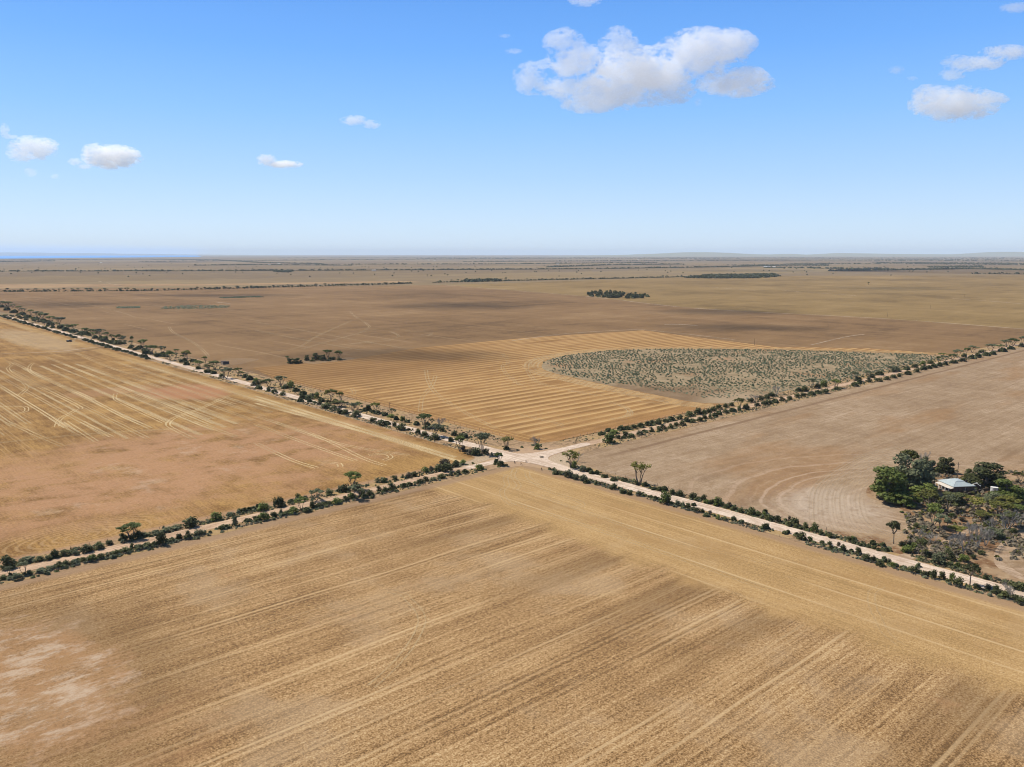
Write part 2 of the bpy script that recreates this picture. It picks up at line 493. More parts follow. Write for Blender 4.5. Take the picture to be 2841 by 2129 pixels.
def ground_mat():
    m = Mat('distant_plain'); x, y, z = m.pos(); V = m.vec(x, y, 0)
    # rectangular paddocks, turned with the roads
    row = (y / 1150.0).op('FLOOR'); sh = m.white(m.vec(row, 3, 1))
    colm = (x / 1700.0 + sh * 0.9).op('FLOOR')
    t = m.white(m.vec(row, colm, 2)); t2 = m.white(m.vec(row, colm, 7))
    big = m.noise(V, 0.0009, 4, 0.6); mid = m.noise(V, 0.006, 4, 0.65)
    col = m.mix(t, (0.25, 0.175, 0.09), (0.41, 0.31, 0.165))
    col = m.mix(t2 * 0.6, col, (0.32, 0.24, 0.15))
    col = m.mix(m.sm(big, 0.38, 0.62) * 0.5, col, (0.27, 0.205, 0.14))
    col = m.mix(m.sm(mid, 0.5, 0.7) * 0.4, col, (0.46, 0.355, 0.20))
    m.surf(col, 0.95, 0.05)
    return m.m


def verge_mat():
    m = Mat('dry_verge'); x, y, z = m.pos(); V = m.vec(x, y, 0)
    big = m.noise(V, 0.05, 3, 0.6); mid = m.noise(V, 0.35, 4, 0.65); grain = m.noise(V, 1.8, 2, 0.7)
    col = m.mix(m.sm(mid, 0.35, 0.6), (0.30, 0.215, 0.13), (0.50, 0.36, 0.225))
    col = m.mix(m.sm(big, 0.45, 0.62) * 0.6, col, (0.55, 0.40, 0.20))
    col = m.mix(m.sm(grain, 0.56, 0.72) * 0.5, col, (0.22, 0.18, 0.115))
    cr = m.blob(1, 3, 30, 24, 0, 0.4, (mid - 0.5) * 0.6)
    col = m.mix(cr * 0.6, col, (0.60, 0.44, 0.31))
    m.surf(col, 0.95, 0.05, bump=grain, bstr=0.5, bdist=0.1)
    return m.m


def road_mat(name, c0, c1, along):
    m = Mat(name); x, y, z = m.pos(); V = m.vec(x, y, 0)
    a, b = (x, y) if along == 'y' else (y, x)
    mid = m.noise(V, 0.18, 4, 0.6); grain = m.noise(V, 1.5, 2, 0.6)
    rut = m.noise(m.vec(a * 0.9, b * 0.02, 2), 1, 2, 0.6)
    pat = m.noise(m.vec(a * 0.25, b * 0.03, 6), 1, 4, 0.7)
    col = m.mix(m.sm(rut * 0.45 + mid * 0.30 + grain * 0.25, 0.41, 0.58), tuple(c_ * .9 for c_ in c0), c1)
    col = m.mix(m.sm(pat, 0.50, 0.64) * 0.55, col, tuple(c_ * .82 for c_ in c0))
    m.surf(col, 0.95, 0.05, bump=grain, bstr=0.3, bdist=0.05)
    return m.m


def track_mat(name, col, thr=0.42, amt=0.9):
    m = Mat(name); x, y, z = m.pos(); V = m.vec(x, y, 0)
    nz = m.noise(V, 1.3, 2, 0.7); lo_ = m.noise(V, 0.009, 3, 0.6); g = m.noise(V, 1.6, 1, 0.6)
    b = m.surf(m.val(m.vec(*[c ** 1.1 * .86 for c in col]), m.sm(g, 0.3, 0.7, 0.85, 1.1)), 0.95, 0.05)
    tr = m.n('ShaderNodeBsdfTransparent'); mx = m.n('ShaderNodeMixShader')
    m.t.links.new((m.sm(nz, thr - 0.14, thr + 0.18, 0.25, 1.0) * m.sm(lo_, 0.34, 0.58, 0.4, 1.0) * amt).k, mx.inputs[0])
    m.t.links.new(tr.outputs[0], mx.inputs[1]); m.t.links.new(b.outputs[0], mx.inputs[2]); m.t.links.new(mx.outputs[0], m.out.inputs[0])
    return m.m


def salt_mat():
    m = Mat('saltbush_soil'); x, y, z = m.pos(); V = m.vec(x, y, 0)
    big = m.noise(V, 0.012, 4, 0.6); mid = m.noise(V, 0.06, 4, 0.65); grain = m.noise(V, 0.6, 2, 0.7)
    col = m.mix(m.sm(mid * 0.6 + grain * 0.4, 0.36, 0.62), (0.335, 0.255, 0.155), (0.465, 0.37, 0.24))
    edge = m.blob(215, 110, 50, 120, 0.55, 0.5, (mid - 0.5))
    col = m.mix(edge * 0.5, col, (0.24, 0.135, 0.075))
    col = m.mix(m.sm(big, 0.56, 0.68) * 0.5, col, (0.48, 0.275, 0.15))
    col = m.mix(m.blob(262, 34, 34, 20, 0.2, 0.5, (mid - 0.5) * 1.5) * 0.6, col, (0.54, 0.43, 0.29))
    m.surf(col, 0.95, 0.05)
    return m.m


def block_mat():
    m = Mat('farmyard_earth'); x, y, z = m.pos(); V = m.vec(x, y, 0)
    big = m.noise(V, 0.06, 4, 0.6); mid = m.noise(V, 0.3, 4, 0.65)
    col = m.mix(m.sm(big, 0.42, 0.58), (0.30, 0.185, 0.105), (0.45, 0.325, 0.205))
    col = m.mix(m.sm(mid, 0.5, 0.66) * 0.6, col, (0.54, 0.42, 0.275))
    col = m.mix(m.sm(mid, 0.42, 0.3) * 0.6, col, (0.20, 0.145, 0.09))
    m.surf(col, 0.95, 0.05)
    return m.m


M_TRACK = track_mat('pressed_straw', (0.69, 0.52, 0.29)); M_TRACKF = track_mat('pale_wheel_dust', (0.54, 0.40, 0.24)); M_BARE = track_mat('bare_dust', (0.60, 0.465, 0.325), 0.36, .75)
M_TRACKN = track_mat('flattened_straw', (0.66, 0.50, 0.285), .46, .55); M_RUN = track_mat('header_run', (0.67, 0.505, 0.285), .44, .68)
M_DARKT = track_mat('turned_earth', (0.28, 0.18, 0.10)); M_RING = track_mat('furrow_crest', (0.56, 0.425, 0.28), .47, .42); M_RINGD = track_mat('furrow', (0.36, 0.25, 0.15), .5, .28); M_SOIL = track_mat('trodden_soil', (0.48, 0.345, 0.22), .5, .5)

# ------------------------------------------------------------------ ground sheets
def disc(name, r0, rings, seg, mat, z):
    vs, fs = [(0, 0, z)], []
    for r in rings:
        for j in range(seg):
            t = 2 * math.pi * j / seg; vs.append((r * math.cos(t) + CAMXY[0], r * math.sin(t) + CAMXY[1], z))
    vs[0] = (CAMXY[0], CAMXY[1], z)
    for j in range(seg): fs.append((0, 1 + j, 1 + (j + 1) % seg))
    for i in range(len(rings) - 1):
        for j in range(seg):
            a = 1 + i * seg + j; b = 1 + i * seg + (j + 1) % seg
            fs.append((a, a + seg, b + seg, b))
    me = bpy.data.meshes.new(name); me.from_pydata(vs, [], fs); me.materials.append(mat)
    return link(name, me, kind='structure')


disc('ground', 0, [500, 1500, 4000, 9000, 20000, 40000, 70000], 96, ground_mat(), -0.35)
M_BROWN = far_field_mat('brown_stubble', (0.235, 0.155, 0.082), (0.335, 0.222, 0.118), (0.425, 0.295, 0.165), 1.0)
M_TAN = far_field_mat('tan_paddock', (0.26, 0.182, 0.086), (0.36, 0.256, 0.122), (0.45, 0.328, 0.168), 5.0)
M_GOLD = far_field_mat('pale_paddock', (0.36, 0.245, 0.14), (0.47, 0.33, 0.19), (0.56, 0.41, 0.24), 9.0)

lt = [P(x * 1.2843, y * 1.2843) for x, y in ((960, 616), (1100, 627), (1270, 641), (1500, 666), (1900, 688), (2212, 711), (2500, 731))]
poly('brown_field', [(24, 20), (1150, 20)] + [p for p in reversed(lt[:6])] + [P(0, 803), P(-400, 812), (24, 2500)][0:2] + [(24, 1500)], -0.2, M_BROWN)
poly('tan_field', [lt[5], lt[4], lt[3], lt[2], lt[1], lt[0], P(1900, 770), P(2160, 766), P(3000, 764), P(3400, 800), P(3500, 905)], -0.18, M_TAN)
poly('pale_field', [P(-500, 790), P(600, 788), P(1100, 780), P(1190, 783), P(0, 801), P(-500, 808)], -0.12, M_GOLD)
poly('left_field', [(-20, 19), (-20, 1500), (-60, 2300), (-700, 1700), (-420, 19)], 0.0, left_field_mat())
poly('near_field', [(-13, -4), (-420, -4), (-420, -420), (-13, -420)], 0.0, near_field_mat())
poly('right_field', [(8, -8), (1000, -12), (1300, -400), (700, -500), (8, -420)], 0.0, right_field_mat())
oc = [(24, 21), (718, 22), (705, 120), P(1680 * 1.2843, 750 * 1.2843), P(1520 * 1.2843, 731 * 1.2843), P(1390 * 1.2843, 714 * 1.2843), P(1150 * 1.2843, 729 * 1.2843),
      P(900 * 1.2843, 752 * 1.2843), P(760 * 1.2843, 777 * 1.2843), P(545 * 1.2843, 795 * 1.2843), (26, 400)]
poly('golden_field', oc, 0.0, orange_field_mat())
so = smooth_line([P(x * 1.2843, y * 1.2843) for x, y in ((1171, 795), (1180, 780), (1225, 768), (1330, 757), (1500, 754), (1700, 757), (1900, 763), (2070, 770), (2010, 785), (1800, 830), (1700, 852),
                  (1640, 868), (1540, 872), (1480, 866), (1400, 850), (1300, 830), (1235, 815), (1195, 806))], 6, True)
poly('saltbush_patch', so, 0.03, salt_mat())

mgh = Mat('golden_headland'); x_, y_, z_ = mgh.pos(); V_ = mgh.vec(x_, y_, 0)
mgh.surf(mgh.mix(mgh.sm(mgh.noise(V_, .08, 4, .7), .35, .62), (0.38, 0.235, 0.11), (0.54, 0.365, 0.18)), .95, .05)
for off_ in (-10.5, -4.5, -9.0, -14.0, -18.5):
    hw_ = 10.5 if off_ == -10.5 else .95; zz_ = .02 if off_ == -10.5 else .05
    mb = MB(); ln_ = [p for p in so]; nn_ = normals2(ln_)
    sg_ = 1 if (ln_[0] + nn_[0] * off_ - Vector((450, 180))).length > (ln_[0] - Vector((450, 180))).length else -1
    part = [(p, n) for p, n in zip(ln_, nn_) if dist(p.x, p.y) < 1110 and p.y > 26]
    for i in range(len(part) - 1):
        (p, n), (p2, n2) = part[i], part[i + 1]
        if (p2 - p).length > 20: continue
        a_, b_ = p + n * sg_ * off_, p2 + n2 * sg_ * off_
        mb.quad((a_.x - n.x * hw_, a_.y - n.y * hw_, zz_), (b_.x - n2.x * hw_, b_.y - n2.y * hw_, zz_), (b_.x + n2.x * hw_, b_.y + n2.y * hw_, zz_), (a_.x + n.x * hw_, a_.y + n.y * hw_, zz_))
    mb.build('headland' if hw_ > 5 else 'wheel_track', mgh.m if hw_ > 5 else M_RUN, kind='structure')
# verges and roads
M_VERGE = verge_mat()
ver = [(-20, 1500), (-20, 40), (-26, 22), (-45, 19), (-420, 19), (-420, -4), (-30, -5), (-16, -9), (-13, -20), (-13, -420), (8, -420), (8, -48), (11, -28), (20, -17), (34, -11), (1100, -11), (1100, 22), (46, 20), (30, 24), (24, 36), (26, 1500)]
poly('verge', ver, 0.04, M_VERGE)


def road(name, pts, width, z, mat, step=5.0):
    ln = smooth_line(pts, step); mb = MB(); nn = normals2(ln); lo, hi = [], []
    for i, (p, n) in enumerate(zip(ln, nn)):
        wv = width / 2 * (1 + 0.10 * mnoise.noise(Vector((i * 0.21, z * 90, 1)))); wu = width / 2 * (1 + 0.10 * mnoise.noise(Vector((i * 0.23, z * 90, 7))))
        a, b = p - n * wv, p + n * wu
        mb.v += [(a.x, a.y, z), (p.x, p.y, z + 0.03), (b.x, b.y, z)]
    for i in range(len(ln) - 1):
        k = 3 * i; mb.f += [(k, k + 3, k + 4, k + 1), (k + 1, k + 4, k + 5, k + 2)]
    return mb.build(name, mat, kind='structure')


RW = ((0.64, 0.495, 0.37), (0.80, 0.665, 0.53)); RT = ((0.55, 0.395, 0.265), (0.68, 0.51, 0.365))
road('cross_road', [(-420, 7.5), (-250, 7.6), (-120, 7.8), (-40, 8.0), (-15, 7.2), (5, 4.2), (30, 2.6), (90, 2.8), (180, 4.2), (340, 2.8), (700, 2.4), (1150, 2.0)], 7.2, 0.08, road_mat('tan_gravel', *RT, 'x'))
road('main_road', [(-3.8, -420), (-3.6, -250), (-3.2, -150), (-3.6, -60), (-3.5, -25), (-4.0, 0), (-6, 40), (-8, 90), (-8.4, 180), (-8.6, 450), (-8.8, 1500)], 8.8, 0.12, road_mat('white_gravel', *RW, 'y'))
# flared gravel corners of the crossing
fl = [(-7.5, -26), (-9.5, -8), (-15, 2), (-30, 4.6), (-44, 5), (-44, 11), (-24, 11.5), (-15, 15), (-11.5, 26), (-11, 42), (-3.5, 42), (-2.5, 22), (3, 11), (15, 7), (32, 5.8), (50, 6), (50, -0.6), (26, -1.5), (9, -5), (2.5, -14), (0.6, -30)]
poly('crossing', [tuple(p) for p in smooth_line(fl, 2.0, True)], 0.155, road_mat('crossing_gravel', *RW, 'y'))
poly('bare_earth', [tuple(p) for p in smooth_line([(1, -34), (2, -16), (9, -6), (26, -3), (30, -7), (18, -13), (9, -22), (7, -42)], 2.0, True)], 0.06, M_BARE)
poly('bare_earth', [tuple(p) for p in smooth_line([(-52, 12), (-30, 13), (-15, 17), (-13, 30), (-17, 40), (-22, 28), (-30, 20), (-52, 18)], 2.0, True)], 0.06, M_BARE)

# farmhouse block
fb = [Q(8, *p) for p in ((880, 640), (960, 670), (1100, 715), (1180, 760), (1290, 830), (1330, 880), (1230, 930), (1100, 960), (900, 955), (700, 940), (560, 930), (1000, 1090), (1500, 1210), (1900, 1330), (2210, 1420), (2400, 1460), (2400, 1330), (2211, 1310), (2080, 1260),
                         (1990, 1180), (1985, 1090), (2040, 1000), (2211, 930), (2500, 850), (2500, 480), (2211, 470), (2000, 470), (1700, 415), (1560, 400), (1380, 390), (1200, 430), (1000, 480), (880, 560))]
poly('farmyard', [tuple(p) for p in smooth_line(fb, 3.0, True)], 0.045, block_mat())
SAND = [[(1180, 915), (1230, 890), (1290, 850), (1320, 880), (1300, 905), (1220, 925)], [(1130, 1150), (1230, 1110), (1350, 1060), (1460, 1050), (1560, 990), (1700, 930), (1900, 850), (1950, 830), (1965, 850), (1850, 900), (1720, 960), (1600, 1020), (1480, 1075), (1300, 1140), (1260, 1175)],
        [(2211, 930), (2120, 960), (2010, 1040), (1960, 1120), (1955, 1200), (2010, 1260), (2120, 1320), (2211, 1350), (2211, 1320), (2080, 1230), (2000, 1170), (2010, 1090), (2100, 1020), (2211, 975)],
        [(1960, 640), (1920, 690), (1880, 730), (1910, 730), (1960, 690), (1985, 650)]]
for s in SAND:
    poly('sandy_track', [tuple(p) for p in smooth_line([Q(8, *p) for p in s], 2.0, True)], 0.07, road_mat('sand', (0.47, 0.345, 0.23), (0.58, 0.45, 0.325), 'y') if s is SAND[0] else bpy.data.materials['sand'])

poly('fallow_corner', [tuple(p) for p in smooth_line([Q(8, *p) for p in ((2211, 990), (2120, 1030), (2040, 1090), (2025, 1165), (2090, 1225), (2211, 1300), (2420, 1330), (2420, 960))], 3.0, True)], 0.085, bpy.data.materials['beige_fallow'])
# ------------------------------------------------------------------ wheel tracks in the fields
def track(pts, mat=M_TRACK, gauge=2.4, width=0.6, z=0.03, single=False):
    ln = smooth_line(pts, 2.5); mb = MB()
    for off in ((0,) if single else (-gauge / 2, gauge / 2)):
        ribbon_into(mb, ln, off, width, z + 0.002 * rng.random(), width * 0.12)
    return mb.build('wheel_track', mat, kind='structure')


def q(n, *a): return [Q(n, *p) for p in a]


xt = -34.0
while xt > -330:                                                        # the header's working runs up the striped paddock
    y0_ = 205 + 40 * mnoise.noise(Vector((xt * .02, 0, 0))) + (70 if xt < -190 else 0); y1_ = 645 + 20 * mnoise.noise(Vector((xt * .05, 3, 0)))
    if rng.random() < .86:
        a_ = y0_ + rng.uniform(-15, 45); b_ = y1_ - (rng.uniform(0, 260) if rng.random() < .3 else rng.uniform(0, 12))
        track([(xt + rng.uniform(-.4, .4), a_), (xt, (a_ + b_) / 2), (xt + rng.uniform(-.5, .5), b_)], M_RUN, gauge=2.7, width=rng.choice((.85, 1.1, 1.4)), z=0.03)
    if rng.random() < .3: track([(xt - 4, y0_), (xt - 4, 430), (xt - 4, y1_)], M_RUN, width=rng.uniform(2, 4.5), single=True, z=0.025)
    if rng.random() < .5: track([(xt + 1, 850), (xt + 1, 1100), (xt + 1, 1400)], M_RUN, gauge=2.7, width=.9, z=0.03)
    xt -= rng.choice((10.5, 11.7, 11.7, 12.4, 6.0))
T = [q(6, (2211, 640), (2130, 690), (2140, 760), (2100, 800), (2110, 860), (2160, 910), (2211, 930)), q(7, (30, 615), (10, 680), (60, 760), (20, 800)),
     [P(1080 + i * 4, 1640 + i * 1) for i in (0, 10)] + [P(1130, 1660), P(1165, 1700), P(1168, 1735), P(1140, 1790), P(1090, 1850), P(1030, 1905)],
     q(8, (1000, 1400), (920, 1450), (910, 1520), (930, 1600), (960, 1660)) + [P(2460, 1760), P(2500, 1790)],
     q(7, (0, 905), (500, 1060), (1000, 1230), (1600, 1440), (2211, 1660)), q(7, (100, 800), (700, 1010), (1300, 1210), (2211, 1430)), q(7, (130, 640), (150, 700), (300, 800), (560, 890), (600, 930), (520, 950))]
for t in T: track(t, M_TRACKN)
TL = [q(1, (-50, 1290), (300, 1510), (560, 1680)), q(1, (60, 1110), (100, 1140), (70, 1180), (160, 1250), (640, 1480), (640, 1530), (520, 1600), (480, 1670)), q(1, (280, 1130), (250, 1170), (300, 1230), (700, 1400), (1000, 1560), (1200, 1650)),
      q(1, (400, 1080), (1100, 1360), (1800, 1650)), q(1, (650, 1045), (1000, 1190), (1500, 1330), (2000, 1480)), q(1, (985, 1390), (980, 1430), (1040, 1470), (1400, 1640)), q(1, (0, 1500), (200, 1500), (220, 1540), (120, 1560)),
      q(1, (1430, 1660), (1480, 1600), (1700, 1520), (1960, 1400)), q(1, (100, 1120), (400, 1260), (800, 1440)), q(1, (170, 1400), (230, 1340), (200, 1300)), q(5, (60, 0), (300, 110), (540, 210)), q(5, (560, 0), (820, 170)), q(5, (700, 0), (950, 130)),
      q(5, (1640, 0), (1850, 70), (2010, 130)), q(5, (1440, 0), (1440, 40), (1650, 150)), q(6, (0, 170), (500, 330), (900, 520), (1100, 590)), q(6, (0, 240), (400, 390), (850, 550)), q(6, (0, 400), (300, 540), (520, 610)), q(6, (100, 200), (700, 400), (1300, 500)),
      q(6, (960, 500), (1100, 490), (1150, 520), (1090, 545)), q(6, (640, 570), (710, 575), (720, 600)), q(5, (0, 180), (700, 110), (1500, 60))]
for t in TL: track(t, gauge=2.6, width=0.75)
for k, (a, b) in enumerate((((0, 20), (1750, 560)), ((0, 60), (1500, 460)), ((0, 0), (1700, 520)))): track(q(6, a, ((a[0] + b[0]) / 2, (a[1] + b[1]) / 2), b), gauge=1.6, width=1.6)
TF = [q(1, (1440, 820), (1480, 870), (1640, 950), (1750, 1040), (1780, 1090)), q(2, (810, 690), (830, 720), (950, 800), (960, 830), (900, 860)), q(2, (0, 1060), (350, 1000), (520, 900), (830, 760)), q(2, (390, 1010), (780, 900), (1050, 840), (1350, 860), (1470, 870), (1480, 890), (1300, 920), (800, 970)),
      q(2, (0, 780), (500, 870), (1240, 1000)), q(2, (0, 850), (400, 930), (900, 1020)), q(2, (1140, 860), (1210, 890), (1190, 915), (1000, 940), (700, 980)), q(2, (1450, 1190), (1470, 1290), (1560, 1410), (1800, 1560), (2050, 1690)), q(2, (1530, 1240), (1500, 1320), (1420, 1420), (1400, 1540)),
      q(2, (2100, 1050), (2150, 1120), (2100, 1160), (2150, 1240), (2260, 1320)), q(3, (800, 1460), (960, 1500), (1000, 1550), (950, 1590), (830, 1610)), q(3, (130, 1170), (160, 1240), (270, 1310), (700, 1400), (1300, 1480), (1560, 1500)), q(3, (150, 1160), (240, 1090), (800, 1030), (1400, 1020)),
      q(3, (480, 1370), (780, 1380), (1230, 1440), (1330, 1470)), q(7, (0, 140), (300, 210), (420, 240), (400, 260)), q(7, (850, 40), (1000, 120), (1000, 160), (900, 190)), q(1, (160, 560), (600, 600), (1000, 690), (1150, 740)), q(2, (1800, 1050), (1940, 1070), (1900, 1100)), q(2, (330, 1420), (800, 1400), (810, 1340))]
for t in TF: track(t, M_TRACKF if dist(*t[0]) > 1000 else M_TRACKN, gauge=2.8, width=0.9, z=0.05)
for t in (lt, q(1, (830, 430), (930, 450), (1050, 475)), q(4, (150, 508), (450, 533), (780, 555)), q(4, (1600, 580), (1900, 600), (2230, 628)), q(3, (1650, 478), (1850, 495), (2080, 510)), q(1, (1840, 610), (1960, 622)), q(3, (0, 940), (450, 880), (960, 848), (1180, 850), (1900, 930)),
          q(1, (0, 1050), (500, 1030), (840, 990), (940, 990)), q(1, (620, 940), (700, 920), (1000, 990)), q(4, (400, 975), (700, 905), (850, 885)), q(3, (1300, 800), (1430, 800), (1580, 810))):
    track(t, M_BARE, width=3.2 if dist(*t[0]) < 1300 else 6.0, single=True, z=0.06)
for t in (q(1, (0, 1075), (600, 1040), (900, 990)), q(4, (0, 1010), (900, 1035), (1460, 1060))): track(t, M_DARKT, width=4.0, single=True, z=0.055)
for r_ in range(9):                                                    # plough rings round the farmhouse block
    k = 1.0 + r_ * 0.085 + rng.uniform(-.02, .02)
    track([(HB[0] + (p[0] - HB[0]) * k, HB[1] + (p[1] - HB[1]) * k) for p in q(8, (1230, 930), (1100, 960), (900, 850), (840, 700), (850, 600), (930, 520), (1080, 430), (1300, 370))], M_RING, width=0.8, gauge=2.0, z=0.05)


#@@VEG
# ------------------------------------------------------------------ plants: materials
def leaf_mat(name, c0, c1, trans=0.25):
    m = Mat(name); m.pw = 1.0
    x, y, z = m.pos()
    oi = m.n('ShaderNodeObjectInfo')
    rnd = X(m.t, oi.outputs['Random'])
    nz = m.noise(m.vec(x, y, z), 0.7, 3, 0.65)
    c0, c1 = tuple(c * .9 for c in c0), tuple(c * .9 for c in c1)
    col = m.mix(m.sm(nz + (rnd - 0.5) * 0.35, 0.30, 0.70), c0, c1)
    b = m.surf(col, 0.75, 0.25)
    tl = m.n('ShaderNodeBsdfTranslucent'); m.t.links.new(col.k, tl.inputs[0])
    mx = m.n('ShaderNodeMixShader'); mx.inputs[0].default_value = trans
    m.t.links.new(b.outputs[0], mx.inputs[1]); m.t.links.new(tl.outputs[0], mx.inputs[2]); m.t.links.new(mx.outputs[0], m.out.inputs[0])
    return m.m


Mat.pw = 1.0
LEAF = {'dark': leaf_mat('dark_leaf', (0.050, 0.055, 0.017), (0.132, 0.138, 0.046)), 'green': leaf_mat('green_leaf', (0.062, 0.085, 0.016), (0.185, 0.215, 0.046)),
        'grey': leaf_mat('grey_leaf', (0.088, 0.096, 0.046), (0.200, 0.212, 0.108)), 'olive': leaf_mat('olive_leaf', (0.075, 0.076, 0.016), (0.235, 0.220, 0.040)),
        'brown': leaf_mat('brown_leaf', (0.085, 0.066, 0.038), (0.175, 0.140, 0.082)), 'salt': leaf_mat('saltbush_leaf', (0.145, 0.168, 0.090), (0.275, 0.298, 0.175)), 'dry': leaf_mat('dry_brush', (0.150, 0.118, 0.075), (0.290, 0.235, 0.160))}
BARK = plain('mallee_bark', (0.20, 0.155, 0.115), 0.9, 0.35, 2.0); DEADW = plain('bleached_wood', (0.36, 0.32, 0.27), 0.9, 0.3, 2.0)
pr = random.Random(11)


def leaf_cloud(mb, clumps, n, size, flat=0.0):
    """n small leaf sprays spread through the outer part of each clump (centre, radii)"""
    vol = [c[1][0] * c[1][1] * c[1][2] for c in clumps]; tot = sum(v ** 0.67 for v in vol)
    for (c, r), v in zip(clumps, vol):
        for _ in range(max(6, int(n * v ** 0.67 / tot))):
            while True:
                d = Vector((pr.gauss(0, 1), pr.gauss(0, 1), pr.gauss(0, 1)))
                if d.length > 0.05: break
            d.normalize(); k = pr.random() ** 0.35
            p = Vector((c[0] + d.x * r[0] * k, c[1] + d.y * r[1] * k, c[2] + d.z * r[2] * k))
            nrm = (d + Vector((pr.gauss(0, .6), pr.gauss(0, .6), pr.gauss(0, .6) + flat))).normalized()
            a = nrm.orthogonal().normalized(); bb = nrm.cross(a); t = pr.uniform(0, 6.28)
            u = (a * math.cos(t) + bb * math.sin(t)); vv = nrm.cross(u)
            s1, s2 = size * pr.uniform(0.6, 1.3), size * pr.uniform(0.45, 0.95)
            mb.quad(p - u * s1 - vv * s2 * .4, p + u * s1 * .2 - vv * s2, p + u * s1 + vv * s2 * .3, p - u * s1 * .3 + vv * s2)


def limb(mb, p, q_, r0, r1, bend=0.12, k=5, n=4):
    p, q_ = Vector(p), Vector(q_); L = (q_ - p).length
    o = Vector((pr.uniform(-1, 1), pr.uniform(-1, 1), pr.uniform(-.4, .6))) * L * bend
    pts = [p + (q_ - p) * (i / n) + o * math.sin(math.pi * i / n) for i in range(n + 1)]
    mb.tube(pts, [r0 + (r1 - r0) * i / n for i in range(n + 1)], k)
    return pts


def shrub_shape(kind):
    """unit shrub: 1 wide, 1 high"""
    cl = []
    n = pr.randint(5, 8)
    for i in range(n):
        a = pr.uniform(0, 6.28); d = pr.uniform(0.08, 0.30)
        h = pr.uniform(0.30, 0.62) if kind != 'tall' else pr.uniform(0.25, 0.75)
        r = pr.uniform(0.16, 0.26)
        cl.append(((math.cos(a) * d, math.sin(a) * d, h), (r, r, r * pr.uniform(1.1, 1.5))))
    cl.append(((0, 0, 0.45), (0.32, 0.32, 0.45)))
    for i in range(5):
        a = pr.uniform(0, 6.28); cl.append(((math.cos(a) * .32, math.sin(a) * .32, 0.18), (0.17, 0.17, 0.18)))
    return cl


def make_shrubs():
    out = {}
    for ck in ('dark', 'green', 'grey', 'brown', 'olive'):
        L = []
        for i in range(5 if ck in ('dark', 'green') else 3):
            mb = MB(); leaf_cloud(mb, shrub_shape('tall' if i == 4 else ''), 420, 0.075, 0.5)
            L.append(mb.mesh('shrub', LEAF[ck]))
        out[ck] = L
    return out


def umbrella(kind):
    """unit mallee: 1 high, crown 1 wide; several stems splaying to flat leaf pads"""
    tr, cr_, cl = MB(), MB(), []
    ns = (6 if kind == 'sparse' else pr.randint(3, 5)) if kind != 'single' else 1
    if kind == 'single':
        top = Vector((pr.uniform(-.04, .04), pr.uniform(-.04, .04), 0.42)); limb(tr, (0, 0, -.03), top, 0.035, 0.024, .05)
        bases = [top] * 6; ns = 6
    else: bases = [Vector((pr.uniform(-.03, .03), pr.uniform(-.03, .03), -.03)) for _ in range(ns)]
    a0 = pr.uniform(0, 6.28)
    for i in range(ns):
        a = a0 + 6.28 * i / ns + pr.uniform(-.4, .4); rr = pr.uniform(0.14, 0.30) if kind != 'sparse' else pr.uniform(.05, .40); hh = pr.uniform(0.58, 0.74)
        tip = Vector((math.cos(a) * rr, math.sin(a) * rr, hh)); pts = limb(tr, bases[i], tip, 0.020, 0.011, .16)
        for j in range(pr.randint(2, 3)):
            b = a + pr.uniform(-.9, .9); r2 = pr.uniform(0.16, 0.42); h2 = pr.uniform(0.74, 0.92) - r2 * 0.25
            t2 = Vector((math.cos(b) * r2, math.sin(b) * r2, h2)); limb(tr, pts[3], t2, 0.010, 0.005, .15, 4, 3)
            cl.append(((t2.x, t2.y, t2.z + 0.03), (pr.uniform(.11, .19), pr.uniform(.11, .19), pr.uniform(.05, .085))))
    if kind != 'sparse':
        for i in range(4):
            a = pr.uniform(0, 6.28); cl.append(((math.cos(a) * .14, math.sin(a) * .14, pr.uniform(.84, .93)), (.16, .16, .07)))
    leaf_cloud(cr_, cl, 900 if kind != 'sparse' else 420, 0.042, 0.9)
    return tr, cr_


def dense(kind):
    """unit big tree: rounded heads massed almost to the ground"""
    tr, cr_, cl = MB(), MB(), []
    limb(tr, (0, 0, -.03), (0.02, 0, 0.4), 0.05, 0.035, .05, 6)
    for i in range(17):
        a = pr.uniform(0, 6.28); h = pr.uniform(0.16, 0.86); m_ = (1 - (abs(h - 0.38) / 0.55) ** 2) ** 0.5 if abs(h - .38) < .55 else 0.15
        d = pr.uniform(0.35, 0.8) * 0.42 * m_; r = pr.uniform(0.12, 0.19)
        p = (math.cos(a) * d, math.sin(a) * d, h); cl.append((p, (r, r, r * (0.55 if kind == 'layer' else 0.8))))
        limb(tr, (0.01, 0, min(h * .7, .4)), p, 0.016, 0.006, .1, 4, 3)
    for i in range(11):
        a = pr.uniform(0, 6.28); d = pr.uniform(.22, .36); r = pr.uniform(.11, .16); cl.append(((math.cos(a) * d, math.sin(a) * d, pr.uniform(.10, .30)), (r, r, r * .75)))
    leaf_cloud(cr_, cl, 3600, 0.036, 0.6)
    return tr, cr_


def deadtree(kind):
    tr = MB()

    def grow(p, d, L, r, lv):
        q_ = p + d * L; limb(tr, p, q_, max(r, .0035), max(r * .6, .0026), .12, 3 if lv else 5, 3)
        if lv >= 3: return
        for _ in range(4 if lv < 2 else 5):
            nd = (d + Vector((pr.uniform(-1, 1), pr.uniform(-1, 1), pr.uniform(-.1, .7))) * 0.75).normalized()
            grow(p + (q_ - p) * pr.uniform(.6, 1), nd, L * pr.uniform(.5, .75), r * .5, lv + 1)
    for i in range(pr.randint(3, 4)):
        a = pr.uniform(0, 6.28); grow(Vector((0, 0, -.02)), Vector((math.cos(a) * .45, math.sin(a) * .45, 1)).normalized(), 0.36, 0.017, 0)
    return tr


